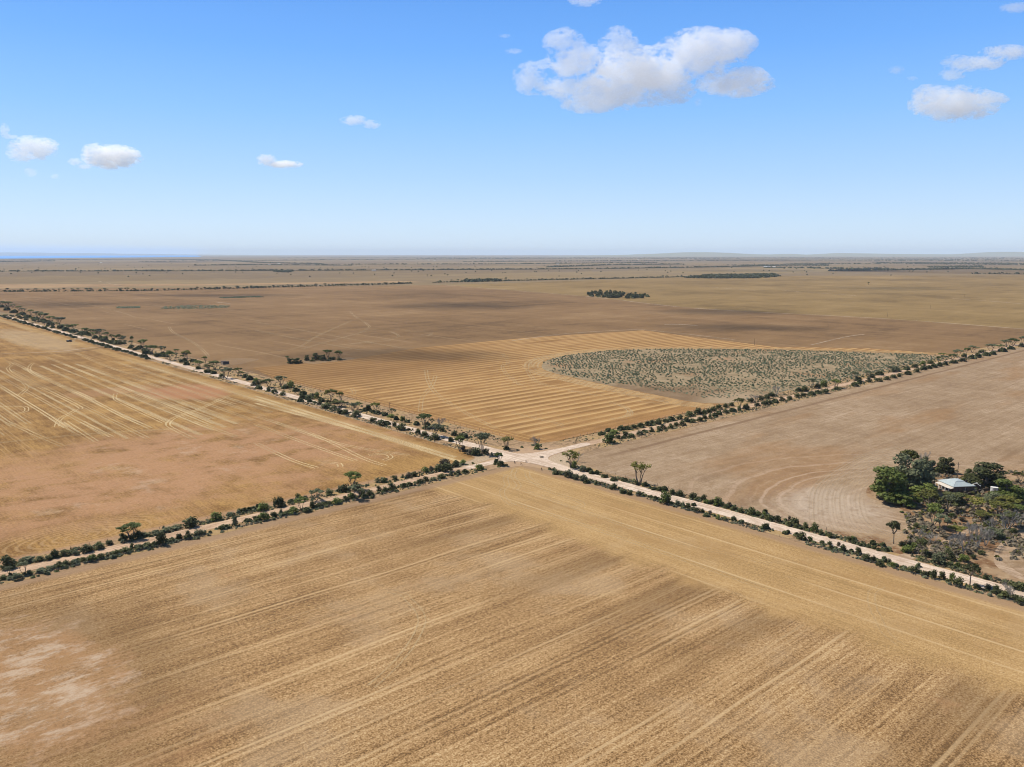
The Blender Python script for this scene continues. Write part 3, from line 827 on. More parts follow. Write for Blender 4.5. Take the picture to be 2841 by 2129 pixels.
SHRUBS = make_shrubs()
TREES = {}
for ck in ('green', 'olive', 'grey', 'dark'):
    for kind, n in (('multi', 4), ('single', 2), ('sparse', 2), ('layer', 2), ('round', 2)):
        L = []
        for i in range(n):
            a, b = dense(kind) if kind in ('layer', 'round') else umbrella(kind)
            L.append((a.mesh('trunk', BARK, True), b.mesh('crown', LEAF[ck])))
        TREES[(kind, ck)] = L
DEAD = [deadtree('').mesh('dead_tree', DEADW) for _ in range(5)]


def unit_w(me):
    co = [v.co for v in me.vertices]; return max(max(abs(c.x) for c in co), max(abs(c.y) for c in co)) * 2, max(c.z for c in co)


DIM = {}
def fit(me):
    if me.name not in DIM: DIM[me.name] = unit_w(me)
    return DIM[me.name]


def plant_shrub(x, y, wd, ht, ck, label, group):
    me = pr.choice(SHRUBS[ck]); a, b = fit(me)
    o = link('shrub', me, label=label, category='shrub', group=group)
    o.location = (x, y, 0.03); o.rotation_euler = (0, 0, pr.uniform(0, 6.28)); o.scale = (wd / a, wd / a, ht / b)
    return o


def plant_tree(x, y, wd, ht, kind, ck, label, group, name='mallee_tree'):
    tm, cm = pr.choice(TREES[(kind, ck)]); a, b = fit(cm)
    o = thing(name, label, 'tree', (x, y, 0.03), pr.uniform(0, 6.28), group, (wd / a, wd / a, ht / b))
    link('trunk', tm, o); link('crown', cm, o)
    return o


def plant_dead(x, y, wd, ht, label, group):
    me = pr.choice(DEAD); a, b = fit(me)
    o = link('dead_tree', me, label=label, category='dead tree', group=group)
    o.location = (x, y, 0.03); o.rotation_euler = (0, 0, pr.uniform(0, 6.28)); o.scale = (wd / a, wd / a, ht / b)
    return o


# ------------------------------------------------------------------ plants along the roads: crop, base x, base y, width, height, kind
# kinds: s dark shrub, v green shrub, g grey shrub, b brown shrub, m mallee, o olive mallee, y grey mallee, k sparse mallee, t one-trunk tree, d dead tree
DATA = {
5: """75 1250 150 115 s;190 1215 80 45 s;230 1200 130 50 g;330 1190 100 40 s;470 1160 80 75 s;410 1180 80 40 s;560 1140 120 50 s;650 1135 90 50 g;740 1110 120 70 s;840 1085 110 60 s;935 1050 70 40 s;1110 1000 200 125 m;1050 1010 90 60 s;1160 1000 120 70 s;1230 975 100 35 g;1330 960 120 35 g;1420 940 100 40 g;1500 915 110 35 g;1630 895 165 85 s;1840 840 130 70 v;1960 800 90 28 g;2080 770 60 40 s;2040 772 60 35 s;2120 762 40 32 s;2160 755 40 30 s;2200 740 40 40 s;
80 1310 100 70 y;205 1300 110 100 y;150 1345 110 60 g;260 1305 80 40 s;20 1345 80 40 s;360 1285 130 40 g;420 1265 100 35 g;500 1240 90 45 s;570 1225 70 50 s;640 1210 90 40 g;710 1195 60 40 s;790 1190 100 65 v;860 1170 80 50 s;930 1150 80 40 g;1000 1130 80 40 s;1060 1115 110 45 s;1125 1085 45 55 s;1190 1090 100 40 s;1260 1065 90 40 s;1370 1055 110 125 s;1310 1060 80 40 s;1440 1030 60 25 s;1525 1005 70 55 s;1600 1000 80 70 s;1690 975 90 60 g;1740 960 60 40 g;1895 920 60 45 s;2000 885 70 95 g;1930 910 50 30 s;2175 835 60 35 s;2110 850 70 20 g""",
6: """60 970 115 75 v;195 940 120 90 s;360 870 60 45 v;300 905 60 25 g;515 890 150 95 y;630 835 90 50 s;830 800 150 150 m;750 810 120 65 s;860 790 120 60 s;1060 730 110 45 g;1180 710 80 40 s;1095 735 40 50 v;1300 690 60 50 b;1350 680 80 40 s;1440 645 90 50 v;1490 640 60 50 b;1600 600 140 75 b;1560 635 100 60 s;1625 640 130 78 s;1690 600 90 45 s;1710 580 60 40 s;1760 580 80 42 v;
75 1055 100 70 v;20 1055 60 30 s;150 1030 70 50 s;215 1005 40 50 g;250 1010 80 30 s;320 1000 100 60 v;390 965 130 105 m;440 985 100 40 s;490 950 70 70 s;550 945 80 40 s;610 925 70 25 s;690 915 100 60 v;760 890 80 40 s;810 865 100 50 v;860 875 150 115 y;905 850 70 60 s;975 845 80 55 s;930 865 60 30 s;1050 810 60 50 s;1100 812 60 45 s;1160 800 100 68 s;1260 770 70 25 g;1310 760 60 25 g;1400 740 80 40 s;1445 720 70 40 s;1510 715 80 30 g;1580 695 90 40 s;1660 675 60 40 g;1720 665 60 45 s;1780 650 50 30 g;1905 625 100 48 v;2075 590 78 105 m;2085 590 80 45 s;2050 575 40 40 v;
380 45 60 22 s;455 50 40 30 s;500 60 30 20 v;540 75 60 35 s;600 100 130 48 s;660 112 80 40 s;710 145 90 55 s;760 152 80 48 s;855 172 100 60 s;830 130 110 75 y;870 110 90 60 m;720 90 140 50 o;1000 215 70 40 s;1080 245 110 50 s;1120 240 60 30 v;1180 260 50 50 s;1235 285 110 60 s;1300 290 40 15 s;1380 320 60 50 s;1440 335 80 42 s;1525 365 110 55 s;1530 345 160 105 y;1660 385 40 40 s;1735 470 135 125 m;1770 470 60 60 b;1930 490 150 180 y;1840 495 100 60 b;1880 500 120 70 s;1960 490 70 52 s;
520 20 60 65 v;640 52 110 110 o;725 52 70 90 o;620 60 60 35 s;680 60 90 40 s;400 20 60 30 v;450 25 70 25 s;560 45 60 30 s;960 120 40 45 s;930 125 40 30 s;1020 137 90 82 o;1040 152 40 30 s;1000 140 40 25 s;1158 165 60 62 y;1100 165 60 28 v;1150 180 80 30 v;1250 210 60 45 v;1195 200 40 32 s;1290 222 50 20 s;1370 245 50 32 b;1442 262 140 112 m;1455 277 90 58 s;1570 265 110 85 d;1590 298 60 40 s;1500 240 40 50 m;1690 335 70 46 s;1745 350 60 42 s;1785 355 50 38 s;2140 450 130 105 k;2135 455 50 25 s""",
7: """205 440 110 100 d;222 450 70 55 v;205 420 45 55 y;760 325 60 22 s;820 300 50 28 s;870 315 100 32 v;930 285 60 32 s;985 282 60 26 v;1045 277 70 42 s;1100 262 60 32 s;1160 247 60 32 v;1200 232 60 35 s;1245 237 80 52 s;1310 217 70 32 s;1360 207 60 32 v;1430 195 70 42 s;1510 167 90 46 s;1590 152 90 60 s;1640 148 50 40 s;1680 140 60 42 s;1715 127 70 46 s;1765 110 70 46 s;1820 95 50 40 s;1870 82 60 35 s;1940 102 112 85 o;2065 45 90 60 d;2040 50 70 40 s;2120 30 70 40 s;2180 20 60 35 s;
830 398 130 98 v;905 362 60 38 s;950 358 40 22 v;970 340 60 48 s;1015 347 70 36 s;1090 327 80 38 g;1130 302 50 15 s;1190 302 60 42 s;1250 292 60 46 s;1290 278 70 42 s;1350 272 60 42 s;1400 252 60 36 s;1455 247 70 48 s;1490 218 40 40 s;1540 222 70 38 s;1600 212 70 42 s;1640 192 60 38 s;1690 182 50 42 s;1730 172 50 32 v;1765 157 50 32 s;1825 142 70 38 s;1880 132 60 32 s;1935 122 60 46 s;1995 112 80 52 s;2090 80 70 30 s;2150 70 70 35 s;2200 65 50 42 s;
1085 752 190 178 k;1060 755 50 40 s;500 605 180 135 k;530 612 60 75 v;560 560 90 90 d;605 642 70 58 g;660 645 42 40 s;680 662 40 30 s;725 662 45 30 s;790 690 60 22 g;870 720 60 22 b;960 722 60 22 b;1130 767 60 38 s;1210 797 50 26 s;1255 807 70 42 s;1300 802 50 36 s;1370 838 70 52 s;1425 850 80 58 s;1545 872 80 56 s;1590 885 40 30 v;1630 882 70 48 s;1660 912 70 38 v;1700 915 60 42 s;1755 932 95 78 v;1850 940 50 45 b;1830 952 50 30 s;1890 970 70 42 s;1960 988 80 42 s;2040 1008 95 68 s;2090 1018 60 42 s;2150 1020 50 42 v;2195 1042 50 40 s;
350 632 30 16 s;375 662 60 30 b;420 668 40 25 s;485 692 100 72 g;545 708 75 52 g;610 718 80 54 g;640 737 60 26 s;730 752 60 22 s;865 792 80 52 s;945 825 55 32 s;1000 838 60 34 s;1085 847 82 46 g;1120 852 30 15 s;1185 862 40 16 v;1310 917 135 112 v;1225 882 42 30 s;1410 932 60 52 g;1455 942 60 46 g;1500 947 60 42 s;1550 932 45 22 s;1505 972 35 18 s;1575 990 70 46 s;1620 992 55 36 s;1690 1010 50 42 b;1660 1022 60 22 s;1755 1047 50 42 v;1815 1057 52 36 s;1890 1060 60 42 s;1960 1072 40 20 b;2160 1127 85 48 s""",
4: """20 1430 50 42 s;100 1400 90 75 d;60 1412 60 30 b;290 1370 50 32 s;340 1372 80 52 s;400 1342 110 82 y;450 1342 70 42 s;505 1332 78 62 v;610 1342 92 72 m;770 1282 80 80 y;800 1282 80 40 s;885 1252 80 62 y;920 1257 60 42 s;980 1232 60 32 s;1070 1207 60 50 y;1120 1202 100 48 g;1210 1187 60 24 s;1280 1172 70 42 s;1345 1152 60 42 v;1410 1137 60 38 s;1480 1122 50 50 m;1530 1117 90 52 y;1510 1075 70 30 m;1600 1102 90 50 m;1640 1085 100 70 y;1700 1082 60 42 s;1720 1062 60 62 m;1770 1042 90 60 y;1850 1042 70 32 s;1930 1027 110 60 y;2010 1012 80 40 m;2060 992 90 62 y;2120 982 100 62 m;2195 962 60 62 y;
20 1482 60 42 s;90 1467 60 32 s;150 1452 70 38 s;210 1442 60 38 s;280 1422 70 38 s;330 1417 60 44 s;400 1402 70 28 s;460 1392 60 28 s;520 1387 90 44 s;620 1357 80 32 s;770 1327 80 42 s;810 1307 40 34 s;890 1292 70 44 s;970 1287 80 38 s;1040 1272 70 34 s;1100 1257 70 34 s;1150 1247 60 34 s;1220 1227 60 28 s;1300 1207 60 38 s;1355 1187 50 34 s;1400 1177 50 28 s;1445 1167 50 34 s;1490 1157 40 34 s;1540 1147 60 38 s;1610 1132 70 34 s;1690 1117 70 34 s;1770 1092 60 28 s;1820 1082 50 38 s;1890 1067 60 28 s;1945 1057 50 28 s;2030 1032 70 28 s;2100 1012 60 24 s;2190 992 60 38 s""",
8: """5 780 40 32 s;45 842 80 48 s;110 852 80 58 s;210 842 50 44 b;255 880 90 66 s;215 892 50 32 s;275 907 50 42 s;345 917 72 62 s;425 937 82 78 v;480 967 32 36 s;565 992 60 52 s;715 1012 50 40 s;750 1012 52 42 v;760 1040 40 26 s;820 1062 30 22 s;855 1058 28 18 s;885 1072 30 22 s;920 1047 50 34 s;930 1082 42 22 s;970 1102 30 24 s;1005 1060 48 28 s;1035 1102 52 28 s;1100 1042 125 182 t;1180 1062 75 46 s;1235 1060 50 36 s;1210 1112 115 62 v;1270 1082 70 52 v;1340 1142 100 132 t;1390 1152 90 52 s;1490 1212 140 100 g;1590 1182 100 72 s;1700 1192 110 62 v;1650 1242 80 50 v;1780 1170 60 40 s;1880 1340 40 32 v;1580 1237 32 22 s;1435 1205 30 15 s;
20 912 60 48 s;200 952 32 28 b;310 1007 95 74 s;275 975 50 30 g;390 1017 52 38 v;490 1032 42 16 s;550 1052 56 38 s;568 1092 42 36 s;630 1062 42 42 b;670 1107 64 62 s;740 1107 42 20 s;795 1127 72 62 s;850 1150 60 30 b;870 1185 80 62 s;930 1202 64 62 s;985 1227 100 50 s;1020 1190 42 40 s;1062 1212 52 46 s;1095 1247 52 52 v;1180 1252 60 22 g;1270 1290 100 72 s;1310 1240 50 40 g;1365 1317 72 46 s;1440 1337 82 78 s;1510 1342 72 72 s;1600 1352 75 68 v;1645 1402 105 82 s;1750 1397 155 178 t;1810 1422 82 40 s;1900 1432 72 52 g;1975 1452 82 62 s;1990 1480 90 60 s;2090 1512 135 125 d;2120 1420 110 62 s;2190 1440 90 72 s;2060 1502 110 62 s;2150 1542 130 72 s;2230 1560 110 70 s""",
1: """1215 1000 90 72 m;1125 975 32 76 m;1300 1052 110 72 m;1385 1052 82 68 y;1450 1107 112 82 m;1505 1050 50 40 m;1595 1107 92 84 o;1690 1172 82 62 m;1750 1132 50 60 o;1825 1182 100 72 m;1770 1202 100 60 o;1930 1262 112 92 y;2030 1232 82 62 o;2055 1240 60 40 m;1590 1147 50 32 s;1240 1050 50 34 s;1330 1077 72 42 s;1540 1122 60 34 s;1690 1182 50 24 s;1770 1212 80 36 s;1820 1222 50 26 s;1890 1252 60 40 s;2090 1252 52 28 s;2130 1272 60 32 s;2160 1322 60 40 s;2180 1290 60 40 v;2210 1350 50 30 v;1110 1005 40 20 s;1150 1020 40 20 s;1010 950 80 66 m;1055 948 60 48 y;955 935 60 50 m;905 915 52 50 m;850 905 100 66 y;790 890 80 50 m;730 880 80 50 m;630 840 70 42 m;510 800 110 62 y;440 780 90 50 m;365 765 100 60 m;330 750 90 62 y;265 720 60 46 m;200 700 60 40 y;160 680 60 36 m;110 660 60 30 m;60 645 100 40 m;15 640 60 38 y;
1000 970 70 26 s;960 965 60 26 s;880 945 70 34 s;810 920 50 24 s;740 890 60 26 s;690 885 60 28 s;620 870 50 26 s;560 855 60 30 s;520 835 60 30 s;430 805 60 32 s;370 780 50 26 s;300 760 60 26 s;240 745 60 24 s;190 720 60 24 s;120 700 60 24 s;60 680 50 26 s;20 655 40 20 s""",
2: """268 1105 46 36 m;293 1132 62 46 r;345 1132 74 46 r;385 1130 30 26 r;435 1108 46 48 r;505 1102 66 58 r;545 1102 40 40 r;572 1106 62 50 r;615 1080 88 64 m;640 1100 60 26 s;665 1098 50 26 s;708 1096 76 72 m;715 1105 56 24 s;620 1110 60 16 s;480 1112 70 16 s;
20 1310 50 40 s;110 1335 90 70 m;60 1300 70 30 s;210 1325 110 84 y;300 1340 76 66 v;250 1345 70 26 s;340 1370 60 30 s;400 1400 60 30 v;480 1420 70 34 s;20 1345 40 30 s;110 1370 60 40 s;160 1385 70 40 s;230 1405 60 40 s;380 1455 40 18 s;440 1445 40 20 s"""}
KIND = {'s': ('shrub', 'dark'), 'v': ('shrub', 'green'), 'g': ('shrub', 'grey'), 'b': ('shrub', 'brown'), 'm': ('multi', 'green'), 'o': ('multi', 'olive'), 'y': ('multi', 'grey'), 'k': ('sparse', 'olive'), 'r': ('round', 'dark'), 't': ('single', 'dark'), 'd': ('dead', '')}
ORD = 'first second third fourth fifth sixth seventh eighth ninth tenth eleventh twelfth thirteenth fourteenth fifteenth sixteenth seventeenth eighteenth nineteenth twentieth'.split()
TENS = {2: 'twenty', 3: 'thirty', 4: 'forty', 5: 'fifty', 6: 'sixty', 7: 'seventy', 8: 'eighty', 9: 'ninety'}
TENTH = {2: 'twentieth', 3: 'thirtieth', 4: 'fortieth', 5: 'fiftieth', 6: 'sixtieth', 7: 'seventieth', 8: 'eightieth', 9: 'ninetieth'}


def ordinal(n):
    if n <= 20: return ORD[n - 1]
    return TENTH[n // 10] if n % 10 == 0 else TENS[n // 10] + '-' + ORD[n % 10 - 1]


HEDGE = []
for c_, txt in DATA.items():
    for e in txt.replace('\n', '').split(';'):
        if not e.strip(): continue
        a = e.split(); px_, py_, pw_, ph_ = map(float, a[:4])
        x, y = Q(c_, px_, py_); dep = dist(x, y) * cp + HC * sp; k = KC * dep / F
        el = math.atan(HC / max(dist(x, y), 1))
        wd, ht = pw_ * k, ph_ * k / math.cos(el)
        kind, ck = KIND[a[4]]
        if kind == 'shrub': ht = max(ht * 0.98, 0.8); wd *= 1.0
        else: wd *= 1.12; ht *= 1.04
        HEDGE.append([x, y, wd, ht, kind, ck])
# fill the far, unbroken ends of the two tree-lined roads
fr = random.Random(5)
yy_ = 560.0
while yy_ < 1480:
    for s in (-1, 1):
        if yy_ > 620 or s > 0:
            tree_ = fr.random() < (0.30 if s > 0 else 0.10)
            HEDGE.append([(-16.5 if s < 0 else fr.uniform(1, 14)) + fr.uniform(-2, 2), yy_ + fr.uniform(-5, 5), fr.uniform(4.5, 8) * (1.3 if tree_ else 1), fr.uniform(5.5, 8.5) if tree_ else fr.uniform(1.8, 3.4), 'multi' if tree_ else 'shrub', fr.choice(('green', 'grey', 'dark')) if tree_ else 'dark'])
    yy_ += fr.uniform(9, 15)


def arm_of(x, y):
    if abs(x) < 30 and y > 20: return 'hut road', ('striped paddock' if x < -8 else 'golden stubble')
    if abs(x) < 24 and y < -15: return 'farmhouse road', ('near stubble' if x < -3.5 else 'farmhouse')
    if x > 15: return 'saltbush road', ('beige fallow' if y < 3.5 else 'saltbush')
    return 'tan road', ('near stubble' if y < 7.5 else 'pink soil')


CLUMP = []
byarm = {}
for h in HEDGE:
    x, y = h[0], h[1]
    if x > 60 and y > 400: CLUMP.append(h); continue
    if x > 26 and y < -40: CLUMP.append(h); continue
    byarm.setdefault(arm_of(x, y) + ('shrub' if h[4] == 'shrub' else 'dead' if h[4] == 'dead' else 'tree',), []).append(h)
KW = {'dark': 'dark rounded', 'green': 'bright green', 'grey': 'grey-green', 'brown': 'dry brown', 'olive': 'olive yellow', '': ''}
tasks = []
for (road_, side, kd), L in byarm.items():
    L.sort(key=lambda h: h[0] ** 2 + h[1] ** 2)
    for i, h in enumerate(L):
        if i >= 60: lab = ''
        elif kd == 'shrub': lab = f'{KW[h[5]]} shrub on {side} side of the {road_}, {ordinal(i + 1)} from crossroads'
        elif kd == 'dead': lab = f'bare leafless tree on the {side} side of the {road_}, {ordinal(i + 1)} from the crossroads'
        else: lab = f'{"sparse" if h[4] == "sparse" else "one-trunked" if h[4] == "single" else "flat-topped"} tree on {side} side of the {road_}, {ordinal(i + 1)} from crossroads'
        grp = {'shrub': 'shrubs', 'dead': 'dead trees', 'tree': 'trees'}[kd] + f' along the {road_}'
        if i >= 60: lab = {'shrub': 'small dark shrub', 'dead': 'bare tree', 'tree': 'small flat-topped tree'}[kd] + f' far along the {side} side of the {road_}'
        tasks.append((h[2] * h[3] / dist(h[0], h[1]) ** 2, h, lab, grp))
tasks.sort(key=lambda t: -t[0])
nsh, small = 0, []
for _, h, lab, grp in tasks:
    x, y, wd, ht, kind, ck = h
    if kind == 'shrub':
        nsh += 1
        if nsh > 285: small.append(h); continue
        plant_shrub(x, y, wd, ht, ck, lab, grp)
    elif kind == 'dead': plant_dead(x, y, wd, ht, lab, grp)
    else: plant_tree(x, y, wd, ht, kind, ck, lab, grp)
CN = 0
for h in sorted(CLUMP, key=lambda h: h[0]):
    x, y, wd, ht, kind, ck = h
    if y < 0 and x < 60 and kind in ('single', 'shrub', 'dead'):
        CN += 1
        lab = f'plant at the farmyard edge, {ordinal(CN)} out from the white road'
        (plant_tree(x, y, wd, ht, kind, ck, 'one-trunked ' + lab.replace('plant', 'tree'), 'farmyard edge plants') if kind == 'single' else plant_shrub(x, y, wd, ht, ck, KW[ck] + ' ' + lab.replace('plant', 'shrub'), 'farmyard edge plants') if kind == 'shrub' else plant_dead(x, y, wd, ht, 'bare ' + lab.replace('plant', 'tree'), 'farmyard edge plants'))
        continue
    CN += 1
    if kind == 'shrub': plant_shrub(x, y, wd, ht, ck, f'low dark shrub in the lone clump within the golden stubble, {ordinal(CN)} from its hut end', 'lone clump in the golden stubble')
    else: plant_tree(x, y, wd, ht, kind, ck, f'flat-topped tree in the lone clump within the golden stubble, {ordinal(CN)} from its hut end', 'lone clump in the golden stubble')

# ------------------------------------------------------------------ trees round the farmhouse (crop 8): x, base y, width, height, kind, colour, label
FARM = """1040 672 330 262 layer green;broad bright green tree at the outer left corner of the farmhouse grove
1090 560 250 150 layer dark;dark tree massed behind the broad green tree at the grove corner
1255 590 330 290 round grey;tallest grey-green tree with rounded heads beside the farmhouse
1225 470 170 215 multi olive;olive-topped tree showing above the tall grey-green one
1380 420 130 110 round grey;small grey-green tree behind the farmhouse under the bare tree
1540 432 145 128 round dark;rounded dark tree standing alone behind the farmhouse roof
1745 505 85 98 round dark;small dark tree next to the power pole by the farmhouse
1890 548 320 178 round dark;wide domed dark tree over the white shed
2165 520 110 86 multi olive;olive mallee behind the farmyard at the field edge
2075 668 260 162 layer green;rounded bright green tree in front of the corrugated tank
1355 655 200 122 layer green;green tree screening the verandah end of the farmhouse
1190 722 180 100 layer green;low spreading green tree at the field edge before the verandah
1390 750 250 160 multi olive;large olive mallee below the verandah
1610 700 190 96 round dark;dark bushy tree in front of the brick side wall
1560 755 170 130 multi grey;grey mallee between the olive mallee and the brick wall
1960 700 160 90 round grey;grey bush-like tree beside the garden wall
2060 745 200 98 multi olive;flat yellow-olive mallee behind the larger yellow one
1990 815 240 122 multi olive;largest yellow-olive mallee over the bare grey scrub
1800 782 190 118 sparse olive;open pale olive mallee beside the sandy track
1440 892 190 182 multi green;tall dark green mallee at the middle of the farmyard scrub
1505 965 180 165 multi grey;grey-crowned mallee in front of the tall dark one
1850 832 190 62 multi olive;low yellow-olive mallee beneath the open pale one
1650 975 170 80 multi olive;small yellow-olive mallee over the sandy track
1950 985 150 78 round grey;grey shrubby tree by the sandy bend
2080 905 190 130 multi dark;dark mallee in the deep scrub behind the sandy bend
2150 800 140 90 multi green;green mallee at the far edge of the yellow ones
1740 690 110 60 sparse olive;small thin olive tree by the garden wall end"""
for row in FARM.split('\n'):
    a, lab = row.split(';'); a = a.split(); bx, by, bw, bh = map(float, a[:4])
    x, y = Q(8, bx, by); k = KC * (dist(x, y) * cp + HC * sp) / F
    plant_tree(x, y, bw * k * (1.22 if a[4] in ('layer', 'round') else 1.12), bh * k / 0.95 * 1.05, a[4], a[5], lab, 'trees round the farmhouse', 'mallee_tree' if a[4] in ('multi', 'sparse') else 'shade_tree')
for bx, by, bw, bh, lab in ((1350, 405, 130, 155, 'bare leafless tree rising behind the grey-green tree by the farmhouse'), (1320, 1012, 140, 92, 'bleached bare tree beside the sandy gap in the farmyard scrub'), (1430, 1045, 130, 84, 'bare brushy tree just above the sandy track mouth'),
                            (1600, 1080, 140, 110, 'bare grey tree below the sandy track'), (1700, 1120, 220, 190, 'large bare grey tree in the middle of the dead scrub'), (1800, 1080, 230, 210, 'tallest bare grey tree leaning over the dead scrub'), (1880, 1060, 190, 150, 'bare grey tree at the sandy bend end of the dead scrub'),
                            (2060, 925, 210, 160, 'dark bare tree in the scrub behind the sandy bend'), (2160, 905, 150, 140, 'bare tree at the back of the farmyard scrub'), (1940, 930, 150, 110, 'small bare tree among dark scrub by the sandy bend'), (1760, 960, 150, 100, 'thin bare tree between the yellow mallee and dead scrub')):
    x, y = Q(8, bx, by); k = KC * (dist(x, y) * cp + HC * sp) / F
    plant_dead(x, y, bw * k, bh * k / 0.95, lab, 'dead trees in the farmyard scrub')
fg = random.Random(21); n0 = 0
for bx, by, bw, bh, ck in ((1390, 400, 90, 50, 'grey'), (1480, 440, 90, 58, 'dark'), (1430, 415, 60, 30, 'olive'), (1690, 520, 70, 40, 'green'), (1790, 575, 90, 42, 'grey'), (1715, 645, 70, 36, 'dark'), (1770, 622, 60, 34, 'olive'), (1820, 640, 70, 24, 'grey'), (1310, 690, 90, 50, 'green'), (1500, 700, 90, 60, 'grey'), (1300, 1010, 60, 36, 'grey'),
                           (1240, 985, 60, 30, 'brown'), (1360, 930, 80, 50, 'grey'), (1560, 860, 70, 46, 'grey'), (1600, 815, 70, 40, 'green'), (1690, 850, 80, 40, 'brown'), (1560, 1130, 90, 50, 'dark'), (1850, 1130, 80, 40, 'dark'), (1300, 900, 60, 44, 'dark'), (1400, 985, 70, 30, 'brown'), (1540, 1000, 70, 40, 'brown'), (1640, 1130, 90, 40, 'brown'),
                           (1750, 1140, 90, 44, 'brown'), (1900, 900, 90, 60, 'dark'), (2000, 1000, 80, 46, 'dark'), (2120, 950, 90, 46, 'dark'), (1820, 1010, 70, 40, 'grey'), (1210, 800, 50, 18, 'olive'), (1170, 775, 44, 16, 'green')):
    n0 += 1; x, y = Q(8, bx, by); k = KC * (dist(x, y) * cp + HC * sp) / F
    plant_shrub(x, y, bw * k, bh * k, ck, f'{KW[ck]} shrub in the farmyard scrub, {ordinal(n0)} counting from the bare field behind', 'shrubs in the farmyard scrub')


# ------------------------------------------------------------------ masses of plants: scrub, saltbush, verge tufts, far trees
def scatter(name, mat, items, label, cat=None, seed=3, faces=10, flat=0.6):
    """one mesh of many small plants; items are (x, y, width, height)"""
    r = np.random.default_rng(seed); n = len(items); A = np.array(items)
    d = r.normal(size=(n, faces, 3)); d /= np.linalg.norm(d, axis=2, keepdims=True); d[:, :, 2] = np.abs(d[:, :, 2])
    c = np.zeros((n, faces, 3)); c[:, :, 0] = A[:, 0:1] + d[:, :, 0] * A[:, 2:3] * .36; c[:, :, 1] = A[:, 1:2] + d[:, :, 1] * A[:, 2:3] * .36; c[:, :, 2] = d[:, :, 2] * A[:, 3:4] * .78 + A[:, 3:4] * 0.1
    nr = d + r.normal(size=d.shape) * .45; nr[:, :, 2] += flat; nr /= np.linalg.norm(nr, axis=2, keepdims=True)
    a = np.cross(nr, np.array([0.3, 0.7, 0.65])); a /= np.linalg.norm(a, axis=2, keepdims=True); b = np.cross(nr, a)
    sz = (A[:, 2] * .5 + A[:, 3] * .5)[:, None, None] * r.uniform(.22, .42, size=(n, faces, 1))
    q_ = np.stack([c - a * sz - b * sz * .7, c + a * sz * .8 - b * sz, c + a * sz + b * sz * .6, c - a * sz * .7 + b * sz], axis=2).reshape(-1, 3)
    q_[:, 2] = np.maximum(q_[:, 2], 0.02)
    me = bpy.data.meshes.new(name); N = len(q_)
    me.vertices.add(N); me.vertices.foreach_set('co', q_.ravel().astype(np.float32)); me.loops.add(N); me.loops.foreach_set('vertex_index', np.arange(N, dtype=np.int32))
    me.polygons.add(N // 4); me.polygons.foreach_set('loop_start', np.arange(0, N, 4, dtype=np.int32)); me.materials.append(mat); me.update(calc_edges=True)
    return link(name, me, kind='stuff', label=label)


if small: scatter('roadside_scrub', LEAF['dark'], [(h[0], h[1], h[2], h[3]) for h in small], 'small dark shrubs filling the far ends of the road verges', faces=60)
sr = random.Random(9)
tuft, dry = [], []
for _ in range(9000):
    arm = sr.random()
    if arm < .30: x, y = sr.choice((-1, 1)) * sr.uniform(5, 10.5) - 3.5, -sr.uniform(30, 330)
    elif arm < .58: x, y = sr.choice((sr.uniform(-19, -13), sr.uniform(-3, 22))), sr.uniform(45, 700)
    elif arm < .80: x, y = -sr.uniform(42, 330), sr.choice((sr.uniform(-3, 3.5), sr.uniform(11.5, 18.5)))
    else: x, y = sr.uniform(35, 700), sr.choice((sr.uniform(-10, -2.5), sr.uniform(7, 20)))
    k = mnoise.noise(Vector((x * .04, y * .04, 0)))
    if k < -0.12: continue
    (tuft if sr.random() < .6 else dry).append((x, y, sr.uniform(.5, 1.7), sr.uniform(.25, .8)))
sat = []
for h in HEDGE:
    if dist(h[0], h[1]) > 900 or (h[0] > 60 and h[1] > 300): continue
    for _ in range(sr.randint(2, 6)):
        a_, r_ = sr.uniform(0, 6.28), h[2] * sr.uniform(.45, 1.25); x, y = h[0] + math.cos(a_) * r_, h[1] + math.sin(a_) * r_
        if abs(x + 3.5) < 5 or abs(y - (7.6 if x < 0 else 2.8)) < 4: continue
        if x < -19.5 and y > 19.5 or x > 25 and y > 21 or x < -13.5 and y < -4.5 or x > 8.5 and y < -9.5: continue
        sat.append((x, y, sr.uniform(.7, 2.6), sr.uniform(.4, 1.5)))
scatter('low_bushes', LEAF['dark'], sat[::2], 'small low bushes crowding round the roadside shrubs', seed=31, faces=14)
scatter('low_brush', LEAF['grey'], sat[1::2], 'small grey brush crowding round the roadside shrubs', seed=32, faces=14)
scatter('verge_scrub', LEAF['brown'], dry, 'dry brown tufts along the road verges', seed=4, faces=8)
scatter('verge_tussocks', LEAF['grey'], tuft, 'low dark tussocks along the road verges', seed=5, faces=8)
yard = []
for _ in range(1900):
    x, y = Q(8, sr.uniform(1200, 2250), sr.uniform(430, 1180))
    if mnoise.noise(Vector((x * .07, y * .07, 3))) > -0.12: yard.append((x, y, sr.uniform(.8, 2.8), sr.uniform(.3, 1.5)))
yard = [p for p in yard if p[0] > 9]
scatter('yard_scrub', LEAF['dry'], yard, 'low dry scrub on the farmyard earth', seed=6, faces=10)
scatter('yard_brush', LEAF['olive'], [(x + 2, y + 1, a * .9, b) for x, y, a, b in yard[::4]], 'low grey brush on the farmyard earth', seed=7, faces=10)

# saltbush
sp2 = [(p.x, p.y) for p in so]


def inside(x, y, pl):
    c = False; j = len(pl) - 1
    for i in range(len(pl)):
        if (pl[i][1] > y) != (pl[j][1] > y) and x < (pl[j][0] - pl[i][0]) * (y - pl[i][1]) / (pl[j][1] - pl[i][1]) + pl[i][0]: c = not c
        j = i
    return c


